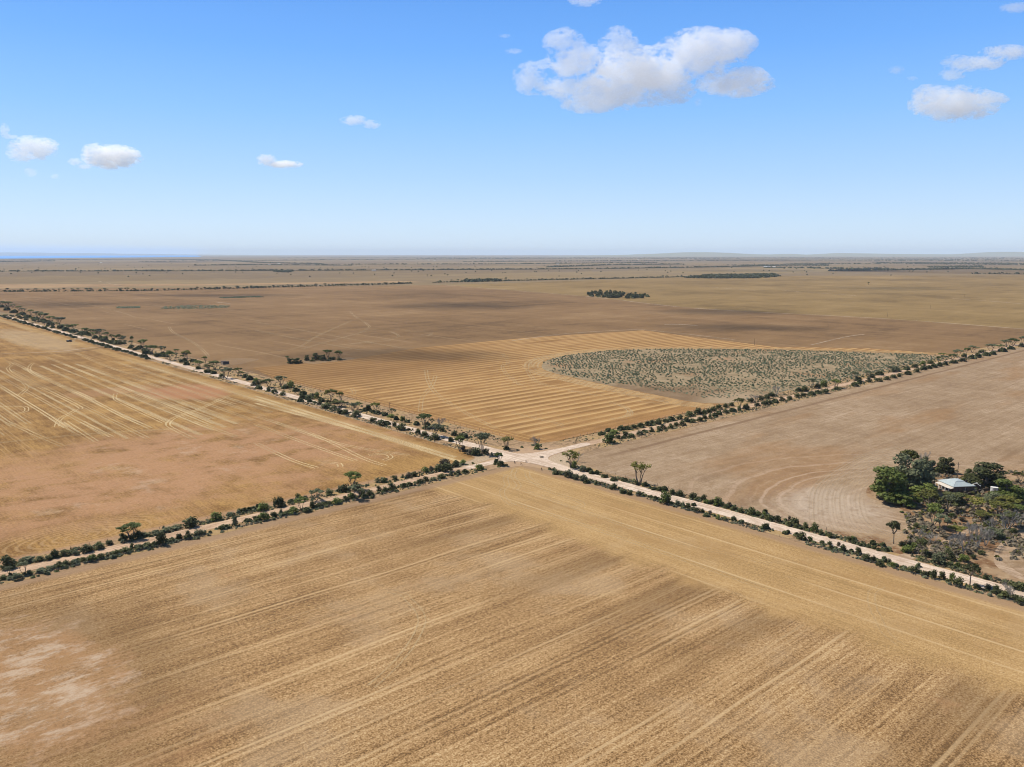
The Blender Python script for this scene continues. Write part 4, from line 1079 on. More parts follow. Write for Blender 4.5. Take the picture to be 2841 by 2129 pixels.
bush = []
xs, ys = [p[0] for p in sp2], [p[1] for p in sp2]
row = min(ys)
while row < max(ys):
    x = min(xs)
    while x < max(xs):
        a, b = x + sr.uniform(-1.5, 1.5), row + sr.uniform(-.9, .9)
        if inside(a, b, sp2) and sr.random() < 0.86 * (1 if mnoise.noise(Vector((a * .02, b * .02, 4))) > -0.28 else .3):
            edge_ = min(math.hypot(a - p[0], b - p[1]) for p in sp2[::4])
            bare = mnoise.noise(Vector((a * .03, b * .03, 9))) * 10 + 7 + (18 * max(0, 1 - abs(a - 240) / 60) if b < 150 else 0)
            if edge_ > bare * (1.0 if a < 330 else 0.3): bush.append((a, b, sr.uniform(1.3, 2.9) * (1 + .5 * mnoise.noise(Vector((a * .05, b * .05, 2)))), sr.uniform(.6, 1.15)))
        x += 4.1
    row += 4.7
bush.sort(key=lambda p: dist(p[0], p[1]))
SB = []
for i in range(6):
    mb = MB(); leaf_cloud(mb, [((0, 0, .35), (.42, .42, .42))] + [((pr.uniform(-.25, .25), pr.uniform(-.25, .25), .5), (.22, .22, .3)) for _ in range(3)], 46, .17, .8)
    SB.append(mb.mesh('saltbush', LEAF['salt']))
for x, y, a, b in bush[:240]:
    me = pr.choice(SB)
    o = link('saltbush', me, label='low grey-green saltbush cushion near the golden stubble edge of the saltbush patch', category='shrub', group='saltbushes in the fenced patch')
    o.location = (x, y, .03); o.scale = (a, a, b); o.rotation_euler = (0, 0, pr.uniform(0, 6.28))
scatter('saltbush_cover', LEAF['salt'], bush[240:], 'grey-green saltbushes covering the patch in rough rows', seed=8, faces=14)
for pts in ([(345, 664), (420, 660), (497, 661), (495, 665), (420, 668), (350, 668)], [(252, 664), (302, 663), (302, 665.5), (252, 666)], [(470, 643), (560, 640), (570, 642.5), (480, 645)]):
    pl = [P(x * 1.2843, y * 1.2843) for x, y in pts]; L = []
    bx0, bx1, by0, by1 = min(p[0] for p in pl), max(p[0] for p in pl), min(p[1] for p in pl), max(p[1] for p in pl)
    while len(L) < 420:
        x, y = sr.uniform(bx0, bx1), sr.uniform(by0, by1)
        if inside(x, y, pl): L.append((x, y, sr.uniform(2, 4.5), sr.uniform(1, 1.8)))
    scatter('saltbush_strip', LEAF['salt'], L, 'pale green strip of saltbush in the brown stubble', seed=len(L) + int(pts[0][0]), faces=8)


# far tree rows: points in the photograph's 2212-wide view, spacing in metres, tree height, chance
def far_row(pts, gap, h, jit, lab, grp, single=False, wide=1.0, bushy=.5, cks=('dark',)):
    g = [P(x * 1.2843, y * 1.2843) for x, y in pts]; out = []
    for (x0, y0), (x1, y1) in zip(g, g[1:]):
        L = math.hypot(x1 - x0, y1 - y0); n = int(L / gap)
        for i in range(n):
            t = (i + sr.random()) / n
            hh = h * sr.uniform(.55, 1.15) * (1 if sr.random() > bushy else .42)
            out.append((x0 + (x1 - x0) * t + sr.uniform(-jit, jit), y0 + (y1 - y0) * t + sr.uniform(-jit, jit), hh * sr.uniform(.8, 1.3) * wide, hh))
    if single:
        for x, y, a, b in out:
            if b > h * .5: plant_tree(x, y, a, b, 'multi', 'dark', lab, grp)
            else: rest.append((x, y, a, b))
    else: rest.extend(out)


rest = []
far_row([(-40, 631), (0, 630), (220, 629), (300, 629), (450, 626), (560, 623), (700, 619), (820, 616), (890, 613)], 11, 10, 5, 'small dark tree in the long hedge row beyond the brown stubble', 'trees in the long hedge row', True, wide=1.35, bushy=.45)
far_row([(-40, 631), (300, 629), (890, 613)], 4, 5.6, 4, '', '', wide=1.6)
far_row([(935, 611), (1000, 608), (1180, 605), (1360, 602), (1480, 598)], 13, 9.5, 7, 'small dark tree in the row leading to the far dark wood', 'trees in the far row', True, wide=1.3, bushy=.55)
far_row([(935, 611), (1180, 605.5), (1480, 599)], 3.6, 5.8, 5, '', '', wide=1.6)
# woods
for (ps, n, hh, lb) in (([(1262, 637.5), (1272, 632), (1300, 630), (1400, 637), (1405, 641), (1380, 644), (1330, 643.5), (1284, 640)], 120, 10, 'tree in the small dark wood standing alone in the tan paddock'),):
    pl = [P(x * 1.2843, (y + 2) * 1.2843) for x, y in ps]; k = 0
    bx0, bx1, by0, by1 = min(p[0] for p in pl), max(p[0] for p in pl), min(p[1] for p in pl), max(p[1] for p in pl)
    while k < n:
        x, y = sr.uniform(bx0, bx1), sr.uniform(by0, by1)
        if not inside(x, y, pl): continue
        k += 1
        if k <= 60: plant_tree(x, y, sr.uniform(9, 15), hh * sr.uniform(.7, 1.1), 'round', 'dark', 'dark ' + lb, 'trees of the small wood', 'wood_tree')
        else: rest.append((x, y, sr.uniform(8, 13), hh * sr.uniform(.5, .9)))
for ps, n, hh in (([(1478, 601), (1530, 596), (1672, 593.5), (1682, 598), (1640, 601.5), (1520, 602)], 900, 11), ([(1000, 608), (1060, 606), (1085, 608), (1010, 610)], 120, 12), ([(585, 588), (610, 585.5), (634, 586), (632, 589.5)], 80, 10), ([(265, 586), (335, 585), (370, 587)], 50, 9),
                  ([(2000, 576.5), (2120, 575), (2130, 578), (2010, 579)], 260, 10), ([(1560, 573.5), (1790, 572), (1790, 575)], 400, 9), ([(1880, 567), (2212, 569), (2212, 573.5), (1900, 570)], 900, 10)):
    pl = [P(x * 1.2843, y * 1.2843) for x, y in ps]; k = 0; t_ = 0
    bx0, bx1, by0, by1 = min(p[0] for p in pl), max(p[0] for p in pl), min(p[1] for p in pl), max(p[1] for p in pl)
    while k < n and t_ < 60000:
        t_ += 1; x, y = sr.uniform(bx0, bx1), sr.uniform(by0, by1)
        if inside(x, y, pl): k += 1; rest.append((x, y, sr.uniform(9, 16), hh * sr.uniform(.6, 1.1)))
for pts, gap, h, b in (([(-60, 587), (200, 586.5), (420, 586), (700, 585), (1000, 583.5), (1290, 581.5), (1560, 577.5), (1700, 574)], 16, 9, .6), ([(-40, 563), (300, 560.5), (460, 562), (560, 568), (700, 571)], 26, 10, .4), ([(420, 574), (560, 573), (760, 574)], 20, 10, .5),
                       ([(760, 572), (1100, 571), (1420, 568)], 28, 10, .5), ([(1000, 566), (1400, 564), (1800, 563), (2212, 565)], 40, 11, .4), ([(300, 566), (700, 562), (1100, 560)], 50, 11, .4), ([(1790, 586), (1950, 584), (2100, 581.5), (2160, 583), (2240, 585)], 12, 10, .4),
                       ([(1650, 579), (1750, 580), (1850, 582), (1920, 581)], 22, 10, .5), ([(2100, 592), (2240, 592)], 40, 8, .5), ([(1690, 570), (1900, 571)], 22, 10, .5), ([(600, 558), (1100, 557), (1700, 558), (2240, 560)], 70, 12, .3), ([(1500, 561), (1800, 560.5), (2212, 563)], 45, 12, .3),
                       ([(1400, 556.5), (1900, 557), (2212, 558)], 90, 13, .3), ([(0, 566), (120, 564.5)], 20, 10, .4), ([(1180, 578), (1320, 573), (1480, 571.5)], 20, 10, .5), ([(900, 559.5), (1300, 559), (1600, 560)], 60, 12, .3)):
    far_row(pts, gap * .33, h * 1.12, 8, '', '', False, 2.2, b)
for _ in range(330):                                   # scattered paddock trees on the plain
    x, y = P(sr.uniform(-50, 2890), 704 + sr.uniform(9, 50) + (sr.random() ** 2) * 20)
    rest.append((x, y, sr.uniform(6, 11), sr.uniform(5, 8)))
for x_, y_, lb in ((1876, 615.5, 'lone flat-topped tree standing in the pale tan paddock'), (1093, 604, 'lone tree left of the far row in the brown stubble end'), (967, 597, 'lone dark tree on the plain above the hedge row gap'), (923, 597.5, 'smaller lone tree beside the one above the hedge row gap')):
    x, y = P(x_ * 1.2843, y_ * 1.2843); plant_tree(x, y, 13, 10, 'multi', 'dark', lb, 'lone paddock trees')
scatter('distant_trees', LEAF['dark'], rest, 'distant dark trees in rows and woods across the plain', seed=12, faces=14)
#@@BUILT
# ------------------------------------------------------------------ farmhouse
W_BRICK = plain('old_brick', (0.17, 0.105, 0.075), 0.9, 0.25, 4.0); W_STONE = plain('lime_stone', (0.46, 0.35, 0.25), 0.9, 0.25, 3.0)
W_ROOF = plain('zinc_roof', (0.40, 0.445, 0.44), 0.5, 0.08, 0.6, 0.3); W_ROOF2 = plain('cream_iron', (0.60, 0.52, 0.43), 0.55, 0.08, 0.6, 0.3)
W_WHITE = plain('white_paint', (0.72, 0.69, 0.63), 0.6, 0.1, 2.0); W_DARK = plain('dark_timber', (0.045, 0.035, 0.028), 0.8, 0.3, 3.0); W_GLASS = plain('window_glass', (0.03, 0.035, 0.04), 0.15, 0.1, 1.0, 0.5)
W_RUST = plain('rusty_iron', (0.10, 0.075, 0.06), 0.8, 0.4, 2.0); W_POLE = plain('weathered_pole', (0.15, 0.105, 0.075), 0.9, 0.25, 2.0); W_IRON = plain('galvanised_iron', (0.58, 0.58, 0.56), 0.45, 0.12, 1.0, 0.4)

# the corners on the ground, read off the photograph (crop 2560,1280,160x120)
kz = 160 / 2211
hA = P(2560 + 1160 * kz, 1280 + 1215 * kz)          # near corner
hang = math.atan2(*(lambda a, b: (b[1] - a[1], b[0] - a[0]))(hA, P(2560 + 1715 * kz, 1280 + 1195 * kz)))
# local x runs along the brick side wall (away to the right), local y along the verandah front (away to the left)
HL, HD, HW = 11.4, 11.8, 3.2
house = thing('farmhouse', 'old farmhouse with pale zinc hipped roof and cream verandah among trees', 'house', (hA[0], hA[1], 0.03), hang)
mb = MB()
for (a0, b0, a1, b1) in ((0, 0, HL, .25), (0, HD - .25, HL, HD), (0, .25, .25, HD - .25), (HL - .25, .25, HL, HD - .25)): mb.box(a0, b0, 0, a1, b1, HW)
mb.build('wall', W_BRICK, house)
mb = MB(); ov = .45; z0, z1 = HW + .02, HW + 1.55
c = [(-ov, -ov, z0), (HL + ov, -ov, z0), (HL + ov, HD + ov, z0), (-ov, HD + ov, z0)]
d_ = 3.3; t4 = [(d_, d_, z1), (HL - d_, d_, z1), (HL - d_, HD - d_, z1), (d_, HD - d_, z1)]
for i in range(4): mb.slab([c[i], c[(i + 1) % 4], t4[(i + 1) % 4], t4[i]], .06)
ROOF = mb.build('roof', W_ROOF, house)
mb = MB()                                            # flat-pitched crown of the roof, stepped up behind a ridge line
e1 = [(d_ - .05, d_ - .05, z1 + .10), (HL - d_ + .05, d_ - .05, z1 + .10), (HL - d_ + .05, HD - d_ + .05, z1 + .10), (d_ - .05, HD - d_ + .05, z1 + .10)]
r1, r2 = (HL / 2, d_ + 1.4, z1 + .62), (HL / 2, HD - d_ - 1.4, z1 + .62)
mb.slab([e1[0], e1[1], r1], .05); mb.slab([e1[1], e1[2], r2, r1], .05); mb.slab([e1[2], e1[3], r2], .05); mb.slab([e1[3], e1[0], r1, r2], .05)
mb.build('roof_crown', W_ROOF, ROOF)
mb = MB()
for i in range(4): mb.tube([c[i][:2] + (c[i][2] + .09,), t4[i][:2] + (t4[i][2] + .09,)], (.09, .09), 4)
for i in range(4): mb.tube([e1[i], e1[(i + 1) % 4]], (.09, .09), 4)
mb.build('ridge_cap', W_IRON, ROOF)
mb = MB(); mb.box(HL - 3.1, 2.5, z1 - .75, HL - 2.2, 3.2, z1 + .75); mb.box(HL - 3.2, 2.4, z1 + .752, HL - 2.1, 3.3, z1 + .92)
ch = mb.build('chimney', W_DARK, ROOF)
mb = MB(); mb.box(3.2, HD - 2.6, z1 - 1.1, 4.2, HD - 1.8, z1 + .9)
mb.build('chimney', W_DARK, ROOF)
mb = MB(); VD = 2.6                                   # verandah along the left-facing front
mb.slab([(-VD, -.15, 2.35), (-.02, -.15, 2.95), (-.02, HD - 1, 2.95), (-VD, HD - 1, 2.35)], .05)
mb.slab([(-VD, -.15, 2.35), (-VD + .7, -.95, 2.33), (-.02, -.75, 2.75), (-.02, -.152, 2.948)], .045)
mb.build('verandah_roof', W_ROOF2, house)
for i in range(5):
    mb = MB(); yv = .1 + i * (HD - 1.4) / 4; mb.box(-VD + .05, yv, .3, -VD + .4, yv + .35, 2.33); mb.build('verandah_post', W_WHITE, house)
mb = MB(); mb.box(-VD - .1, -.2, -.1, -.003, HD - 1, .3); mb.build('verandah_floor', W_STONE, house)
for yv in (2.2, 7.2): mb = MB(); mb.box(-.04, yv, 1.0, -.003, yv + 1.3, 2.3); f_ = mb.build('window', W_WHITE, house); mb = MB(); mb.box(-.06, yv + .12, 1.1, -.043, yv + 1.18, 2.2); mb.build('pane', W_GLASS, f_)
mb = MB(); mb.box(-.04, 5.0, .31, -.003, 6.0, 2.35); mb.build('door', W_DARK, house)
for xv in (6.3,): mb = MB(); mb.box(xv, -.05, .9, xv + .95, -.003, 2.6); f_ = mb.build('window', W_STONE, house); mb = MB(); mb.box(xv + .5, -.075, 1.0, xv + .9, -.053, 2.5); mb.build('pane', W_GLASS, f_)
mb = MB(); mb.box(HL + .05, -.1, 0, HL + 1.1, .9, 1.5); mb.build('side_step', W_STONE, house)


def shed(x, y, rz, L, Wd, H, label, wall=W_IRON, roof=W_IRON, rise=1.0, group=None, door=True):
    o = thing('farm_shed', label, 'shed', (x, y, -.05), rz, group)
    mb = MB(); mb.box(0, 0, 0, L, .15, H); mb.box(0, Wd - .15, 0, L, Wd, H); mb.box(0, .15, 0, .15, Wd - .15, H); mb.box(L - .15, .15, 0, L, Wd - .15, H)
    for xx in (0.02, L - .12): mb.quad((xx, 0, H), (xx, Wd, H), (xx, Wd / 2, H + rise))
    mb.build('wall', wall, o)
    mb = MB(); v = .3
    mb.slab([(-v, -v, H + .02 - v * 2 * rise / Wd), (L + v, -v, H + .02 - v * 2 * rise / Wd), (L + v, Wd / 2, H + rise + .02), (-v, Wd / 2, H + rise + .02)], .06)
    mb.slab([(-v, Wd / 2, H + rise + .02), (L + v, Wd / 2, H + rise + .02), (L + v, Wd + v, H + .02 - v * 2 * rise / Wd), (-v, Wd + v, H + .02 - v * 2 * rise / Wd)], .06)
    mb.build('roof', roof, o)
    if door: mb = MB(); mb.box(L * .35, -.06, 0, L * .65, -.003, H * .8); mb.build('door', W_DARK, o)
    return o


x, y = Q(8, 1835, 585); shed(x, y, hang + .9, 4.2, 3.6, 2.3, 'small white-roofed wash shed under the wide dark domed tree', W_BRICK, W_WHITE, 1.1)
x, y = Q(8, 1955, 600); tk = thing('water_tank', 'round corrugated water tank half hidden behind green tree', 'water tank', (x, y, 0))
mb = MB(); k = 16
ring = [(1.7 * math.cos(6.283 * i / k), 1.7 * math.sin(6.283 * i / k)) for i in range(k)]
for j in range(7):
    for i in range(k):
        a, b = ring[i], ring[(i + 1) % k]; s0, s1 = 1 + .02 * (j % 2), 1 + .02 * ((j + 1) % 2)
        mb.quad((a[0] * s0, a[1] * s0, j * .37), (b[0] * s0, b[1] * s0, j * .37), (b[0] * s1, b[1] * s1, j * .37 + .37), (a[0] * s1, a[1] * s1, j * .37 + .37))
mb.build('tank_wall', W_IRON, tk)
mb = MB(); mb.quad(*[(a[0] * 1.04, a[1] * 1.04, 2.6) for a in ring]); mb.build('tank_lid', W_WHITE, tk)

# garden wall of dark stone: blocks built one by one
gw = thing('garden_wall', 'low dark dry-stone wall running from the farmhouse corner', 'wall', (0, 0, 0))
W_GW = plain('dark_stone', (0.075, 0.06, 0.05), 0.95, 0.3, 2.0)
line_ = smooth_line(q(8, (1700, 645), (1760, 622), (1840, 600), (1910, 585)), .9)
blk = MB(); blk.box(-.46, -.22, 0, .46, .22, .46); blm = blk.mesh('stone', W_GW)
for i in range(len(line_) - 1):
    a, b = line_[i], line_[i + 1]; m2 = (a + b) / 2; an = math.atan2(b.y - a.y, b.x - a.x)
    for lay in range(3):
        o = link('stone', blm, gw); o.location = (m2.x + (lay % 2) * .2, m2.y, lay * .47); o.rotation_euler = (rng.uniform(-.03, .03), 0, an + rng.uniform(-.06, .06)); L_ = (b - a).length
        o.scale = (L_ * 1.04, rng.uniform(.9, 1.15), rng.uniform(.92, 1.0))

# ruined stone hut by the road
kh = 120 / 2211
hx, hy = P(560 + 1070 * kh, 980 + 590 * kh)
hx2, hy2 = P(560 + 820 * kh, 980 + 520 * kh)
hrz = math.atan2(hy2 - hy, hx2 - hx)
hut = thing('stone_hut', 'roofless ruined stone hut beside the tree-lined road', 'hut', (hx, hy, 0), hrz)
mb = MB(); mb.box(0, -.45, 0, 5.6, -.02, 3.4); mb.box(5.15, -6.2, 0, 5.6, -.453, 3.1); mb.build('wall', W_STONE, hut)
mb = MB(); mb.box(0, -6.2, 0, .45, -.453, 2.9); mb.box(.453, -6.2, 0, 5.147, -5.8, 2.4); mb.build('wall', W_RUST, hut)
mb = MB(); mb.box(2.2, -.015, .1, 3.0, .02, 2.1); mb.build('doorway', W_DARK, hut)
mb = MB(); mb.slab([(-.3, .3, 3.46), (5.9, .3, 3.46), (5.9, -2.4, 3.30), (-.3, -2.4, 3.30)], .12); mb.build('roof_sheet', W_RUST, hut)
mb = MB(); mb.slab([(-.35, -4.6, 3.25), (3.0, -4.6, 3.35), (3.0, -6.6, 3.0), (-.35, -6.6, 2.95)], .14); mb.build('roof_sheet', W_RUST, hut)
mb = MB(); mb.box(1.0, -7.6, 0, 1.9, -6.7, 2.9); mb.build('chimney', W_RUST, hut)
poly('bare_earth', [tuple(p) for p in smooth_line(q(1, (1840, 1150), (1880, 1100), (1960, 1090), (2120, 1090), (2200, 1100), (2100, 1130), (1960, 1150), (1890, 1165)), 3, True)], 0.05, M_SOIL)
poly('bare_earth', [tuple(p) for p in smooth_line(q(2, (395, 1110), (420, 1100), (640, 1110), (760, 1080), (850, 1090), (760, 1110), (600, 1125), (470, 1140)), 3, True)], 0.05, M_SOIL)

# parked farm truck in the striped paddock
tx, ty = P(160 + 900 * 80 / 2211, 920 + 800 * 80 / 2211)
trk = thing('farm_truck', 'dark old tray truck standing in the striped paddock', 'truck', (tx, ty, 0.02), math.atan2(RGT[1], RGT[0]) - .35)
trk.scale = (1.25, 1.25, 1.25)
mb = MB(); mb.box(-3.6, -1.1, .85, 1.0, 1.1, 1.05); mb.box(-3.6, -1.1, 1.05, 1.0, -1.0, 1.6); mb.box(-3.6, 1.0, 1.05, 1.0, 1.1, 1.6); mb.box(.9, -1.0, 1.05, 1.0, 1.0, 1.9); mb.build('tray', W_DARK, trk)
mb = MB(); mb.box(-3.4, -.4, .55, 3.2, .4, .82); mb.build('chassis', W_DARK, trk)
mb = MB()
pf = [(1.15, .7), (3.3, .7), (3.3, 1.35), (2.5, 1.55), (2.2, 2.45), (1.15, 2.45)]
for s in (-1.0, 1.0): mb.v += [(a, s, b) for a, b in pf]
mb.f += [tuple(range(6)), tuple(range(11, 5, -1))] + [(i, i + 6, (i + 1) % 6 + 6, (i + 1) % 6) for i in range(6)]
cab = mb.build('cab', W_RUST, trk)
mb = MB(); mb.quad((2.53, -.85, 1.6), (2.53, .85, 1.6), (2.24, .85, 2.35), (2.24, -.85, 2.35)); mb.build('windscreen', W_GLASS, cab)
wh = MB(); wh.tube([(0, -.18, 0), (0, .18, 0)], (.48, .48), 14); whm = wh.mesh('wheel', W_DARK)
for wx in (-2.6, -1.4, 2.5):
    for s in (-.95, .95): o = link('wheel', whm, trk); o.location = (wx, s, .48)
mb = MB(); mb.box(-2.8, -.7, 1.06, -1.2, .7, 1.9); mb.build('load', W_IRON, trk)


# power poles
def pole(x, y, h, label, rz=0.4, grp='power poles', arm=True):
    o = thing('power_pole', label, 'power pole', (x, y, 0), rz, grp)
    mb = MB(); mb.tube([(0, 0, -.2), (0, 0, h)], (.19, .13), 8); mb.build('mast', W_POLE, o)
    if arm:
        mb = MB(); mb.box(-1.1, -.09, h - 1.35, 1.1, .09, h - 1.15); ar = mb.build('crossarm', W_POLE, o)
        for xx in (-.95, 0.5, .95): m3 = MB(); m3.tube([(xx, 0, h - 1.15), (xx, 0, h - .95)], (.05, .07), 6); m3.build('insulator', W_DARK, ar)


x, y = P(2560 + 1325 * kz, 1280 + 610 * kz); pole(x, y, 8.3, 'timber power pole with crossarm behind the farmhouse', 1.2)
for px_, py_, hh, lb in ((1082, 1149, 9, 'thin timber pole beside the small olive mallee on the hut road verge'), (2093, 958, 9, 'power pole at the far corner of the golden stubble'), (2297, 915, 9, 'power pole on the brown stubble beyond the saltbush patch'), (2462, 880, 9, 'power pole beside the pale track in the tan paddock'), (2581, 857, 9, 'power pole in the tan paddock past the pale track'), (2675, 826, 9, 'farthest power pole in the tan paddock')):
    x, y = P(px_, py_); pole(x, y, hh, lb)
# give-way post, strainer posts and fences
x, y = Q(7, 275, 492); sg = thing('road_sign', 'thin road sign post at the crossroads gravel corner', 'road sign', (x, y, 0), math.atan2(RGT[1], RGT[0]))
mb = MB(); mb.tube([(0, 0, 0), (0, 0, 3.0)], (.05, .05), 6); mb.build('post', W_IRON, sg)
mb = MB(); mb.box(-.55, -.03, 2.75, .55, .03, 3.0); mb.build('plate', W_WHITE, sg)
for n_i, (px_, py_, lb) in enumerate(((22, 572, 'stout timber strainer post beside the lone small tree at the crossroads'), (77, 585, 'stout timber post in the pale dirt corner below the crossroads'), (250, 630, 'stout timber post at the start of the grey-green shrub row'), (120, 565, 'stout timber post between the others at the near corner'))):
    x, y = Q(7, px_, py_); o = thing('strainer_post', lb, 'fence post', (x, y, 0), .3, 'strainer posts at the crossroads')
    mb = MB(); mb.tube([(0, 0, -.1), (0, 0, 1.6)], (.16, .14), 7); mb.build('post', W_POLE, o)
    mb = MB(); mb.tube([(.1, 0, 1.25), (1.5, .1, .05)], (.09, .08), 6); mb.build('brace', W_POLE, o)
FEN = ((((-14, -22), (-14, -400)), 'near stubble side of the farmhouse road'), (((9, -50), (9.5, -178)), 'bare field side of the farmhouse road'), (((-45, -3.2), (-400, -3.2)), 'near stubble side of the tan road'), (((-52, 18.6), (-400, 18.6)), 'pink soil side of the tan road'),
       (((-20.2, 42), (-20.2, 900)), 'striped paddock side of the hut road'), (((25.5, 45), (26, 640)), 'golden stubble side of the hut road'), (((50, 21), (720, 21)), 'saltbush side of the saltbush road'), (((40, -10.3), (900, -10.3)), 'bare field side of the saltbush road'))
for (a, b), lb in FEN:
    fe = thing('wire_fence', 'low post and wire fence along the ' + lb, 'fence', (0, 0, 0), 0, 'fences along the roads')
    L_ = math.hypot(b[0] - a[0], b[1] - a[1]); n = int(L_ / 7); pm, wm_ = MB(), MB()
    for i in range(n + 1):
        t = i / n; xx, yy = a[0] + (b[0] - a[0]) * t, a[1] + (b[1] - a[1]) * t; pm.box(xx - .06, yy - .06, 0, xx + .06, yy + .06, 1.2 + rng.uniform(-.1, .1))
    o = pm.build('fence_posts', W_POLE, fe, kind='stuff')
    for zz in (.45, .8, 1.1): wm_.tube([(a[0], a[1], zz), (b[0], b[1], zz)], (.008, .008), 3)
    wm_.build('wire', W_IRON, fe)
x, y = Q(7, 255, 522); o = link('brush_heap', DEAD[0], label='dark heap of dead branches on the crossroads gravel', category='brush heap'); o.location = (x, y, 0); o.scale = (4.5, 4.5, 1.6)
x2 = MB(); leaf_cloud(x2, [((0, 0, .35), (1.3, .9, .4))], 160, .2, .5); h2 = x2.build('twigs', LEAF['brown'], o); h2.scale = (1 / 4.5, 1 / 4.5, 1 / 1.6)
# far farmsteads
for i, (fx, fy, ln_, lb) in enumerate(((277, 730, 26, 'white shed of the leftmost far farmstead'), (430, 716.5, 30, 'white shed near the sea at the end of a tree line'), (743, 735, 26, 'pale shed left of the pair in the far dark trees'), (770, 733.5, 30, 'longer pale shed in the far dark trees'), (1031, 752, 30, 'grey shed beside the trees on the far hedge line'), (1187, 722.5, 30, 'pale shed in the farthest middle farmstead'),
                                       (1203, 724, 24, 'small pale shed beside the farthest middle farmstead trees'), (1544, 734, 30, 'pale shed in the clump right of middle'), (2120, 741.5, 26, 'pale shed by the far right woodland'), (2127, 741, 34, 'long white shed by the far right woodland'), (2144, 742, 26, 'white shed end by the far right woodland'), (1768, 721.5, 30, 'tiny pale shed beneath the far hills'))):
    x, y = P(fx, fy); shed(x, y, math.atan2(RGT[1], RGT[0]), ln_, 14, 5, lb, W_WHITE, W_WHITE, 2.2, 'far farm sheds', False)

# ------------------------------------------------------------------ sea, hills
msea = Mat('sea_water'); msea.pw = 1.0
x_, y_, z_ = msea.pos(); wv = msea.noise(msea.vec(x_, y_, 0), .002, 3)
msea.surf(msea.mix(wv, (0.015, 0.20, 0.56), (0.03, 0.27, 0.66)), 0.6, 0.08)
poly('sea', [P(-500, 711), P(-100, 710.6), P(300, 709.6), P(545, 709.0), P(560, 713), P(300, 715.5), P(0, 718.3), P(-500, 720)], 2.0, msea.m)
mh = Mat('hill_scrub'); x_, y_, z_ = mh.pos(); nz = mh.noise(mh.vec(x_, y_, z_), .0012, 4, .6)
mh.surf(mh.mix(nz, (0.16, 0.17, 0.10), (0.27, 0.24, 0.15)), 0.95, 0.05)


def hills(name, D, depth, prof, seed):
    """a real range: D metres out, several ridges deep; prof = picture x, picture y of the skyline"""
    nx, ny = 160, 14; vs, fs = [], []
    xs_ = [p[0] for p in prof]
    for j in range(ny):
        t = j / (ny - 1); dd = D + depth * (t - .35)
        for i in range(nx):
            X_ = xs_[0] + (xs_[-1] - xs_[0]) * i / (nx - 1); Y_ = np.interp(X_, xs_, [p[1] for p in prof])
            hh = max(0.0, HC + (704 - Y_) / F * D)
            sh = math.sin(math.pi * min(1, t / .7) / 2) if t < .35 / 1 else 1.0 if t < .45 else max(0, 1 - (t - .45) / .55)
            sh = min(1, t / .35) if t < .35 else sh
            lat = (X_ - CX) / F * D
            nz_ = mnoise.fractal(Vector((lat * .0006, dd * .0005, seed)), 1.0, 2.0, 4)
            hz = hh * sh * (1 + .10 * nz_) - (6 if sh <= 0 else 0)
            wx, wy = CAMXY[0] + RGT[0] * lat + FWD[0] * dd, CAMXY[1] + RGT[1] * lat + FWD[1] * dd
            vs.append((wx, wy, hz - .4))
    for j in range(ny - 1):
        for i in range(nx - 1): a = j * nx + i; fs.append((a, a + 1, a + nx + 1, a + nx))
    me = bpy.data.meshes.new(name); me.from_pydata(vs, [], fs); me.materials.append(mh.m); me.shade_smooth()
    return link(name, me, kind='structure')


hills('hills', 36000, 9000, [(1500, 712), (1713, 708), (1830, 704), (1900, 701), (1957, 700), (2010, 701.5), (2080, 705), (2136, 706.5), (2180, 704.5), (2241, 707), (2285, 705), (2323, 702.6), (2400, 703.5), (2463, 704.5), (2560, 705.5), (2642, 706), (2700, 704), (2750, 700.5), (2805, 698.3), (2860, 699), (3000, 703), (3200, 709)], 2.0)
hills('hills', 52000, 6000, [(-500, 697), (-200, 699), (0, 700.5), (200, 702.5), (400, 704.5), (560, 706.5), (700, 708), (800, 709)], 7.0)

# ------------------------------------------------------------------ clouds: closed hulls filled with water droplets
def pix_at(x, y, D):
    """the point at forward distance D seen at picture x, y"""
    dx, dy = (x - CX) / F, (CY - y) / F
    f_, u_ = cp + dy * sp, -sp + dy * cp
    lat, up = dx * D / f_, u_ * D / f_
    return Vector((CAMXY[0] + RGT[0] * lat + FWD[0] * D, CAMXY[1] + RGT[1] * lat + FWD[1] * D, HC + up))


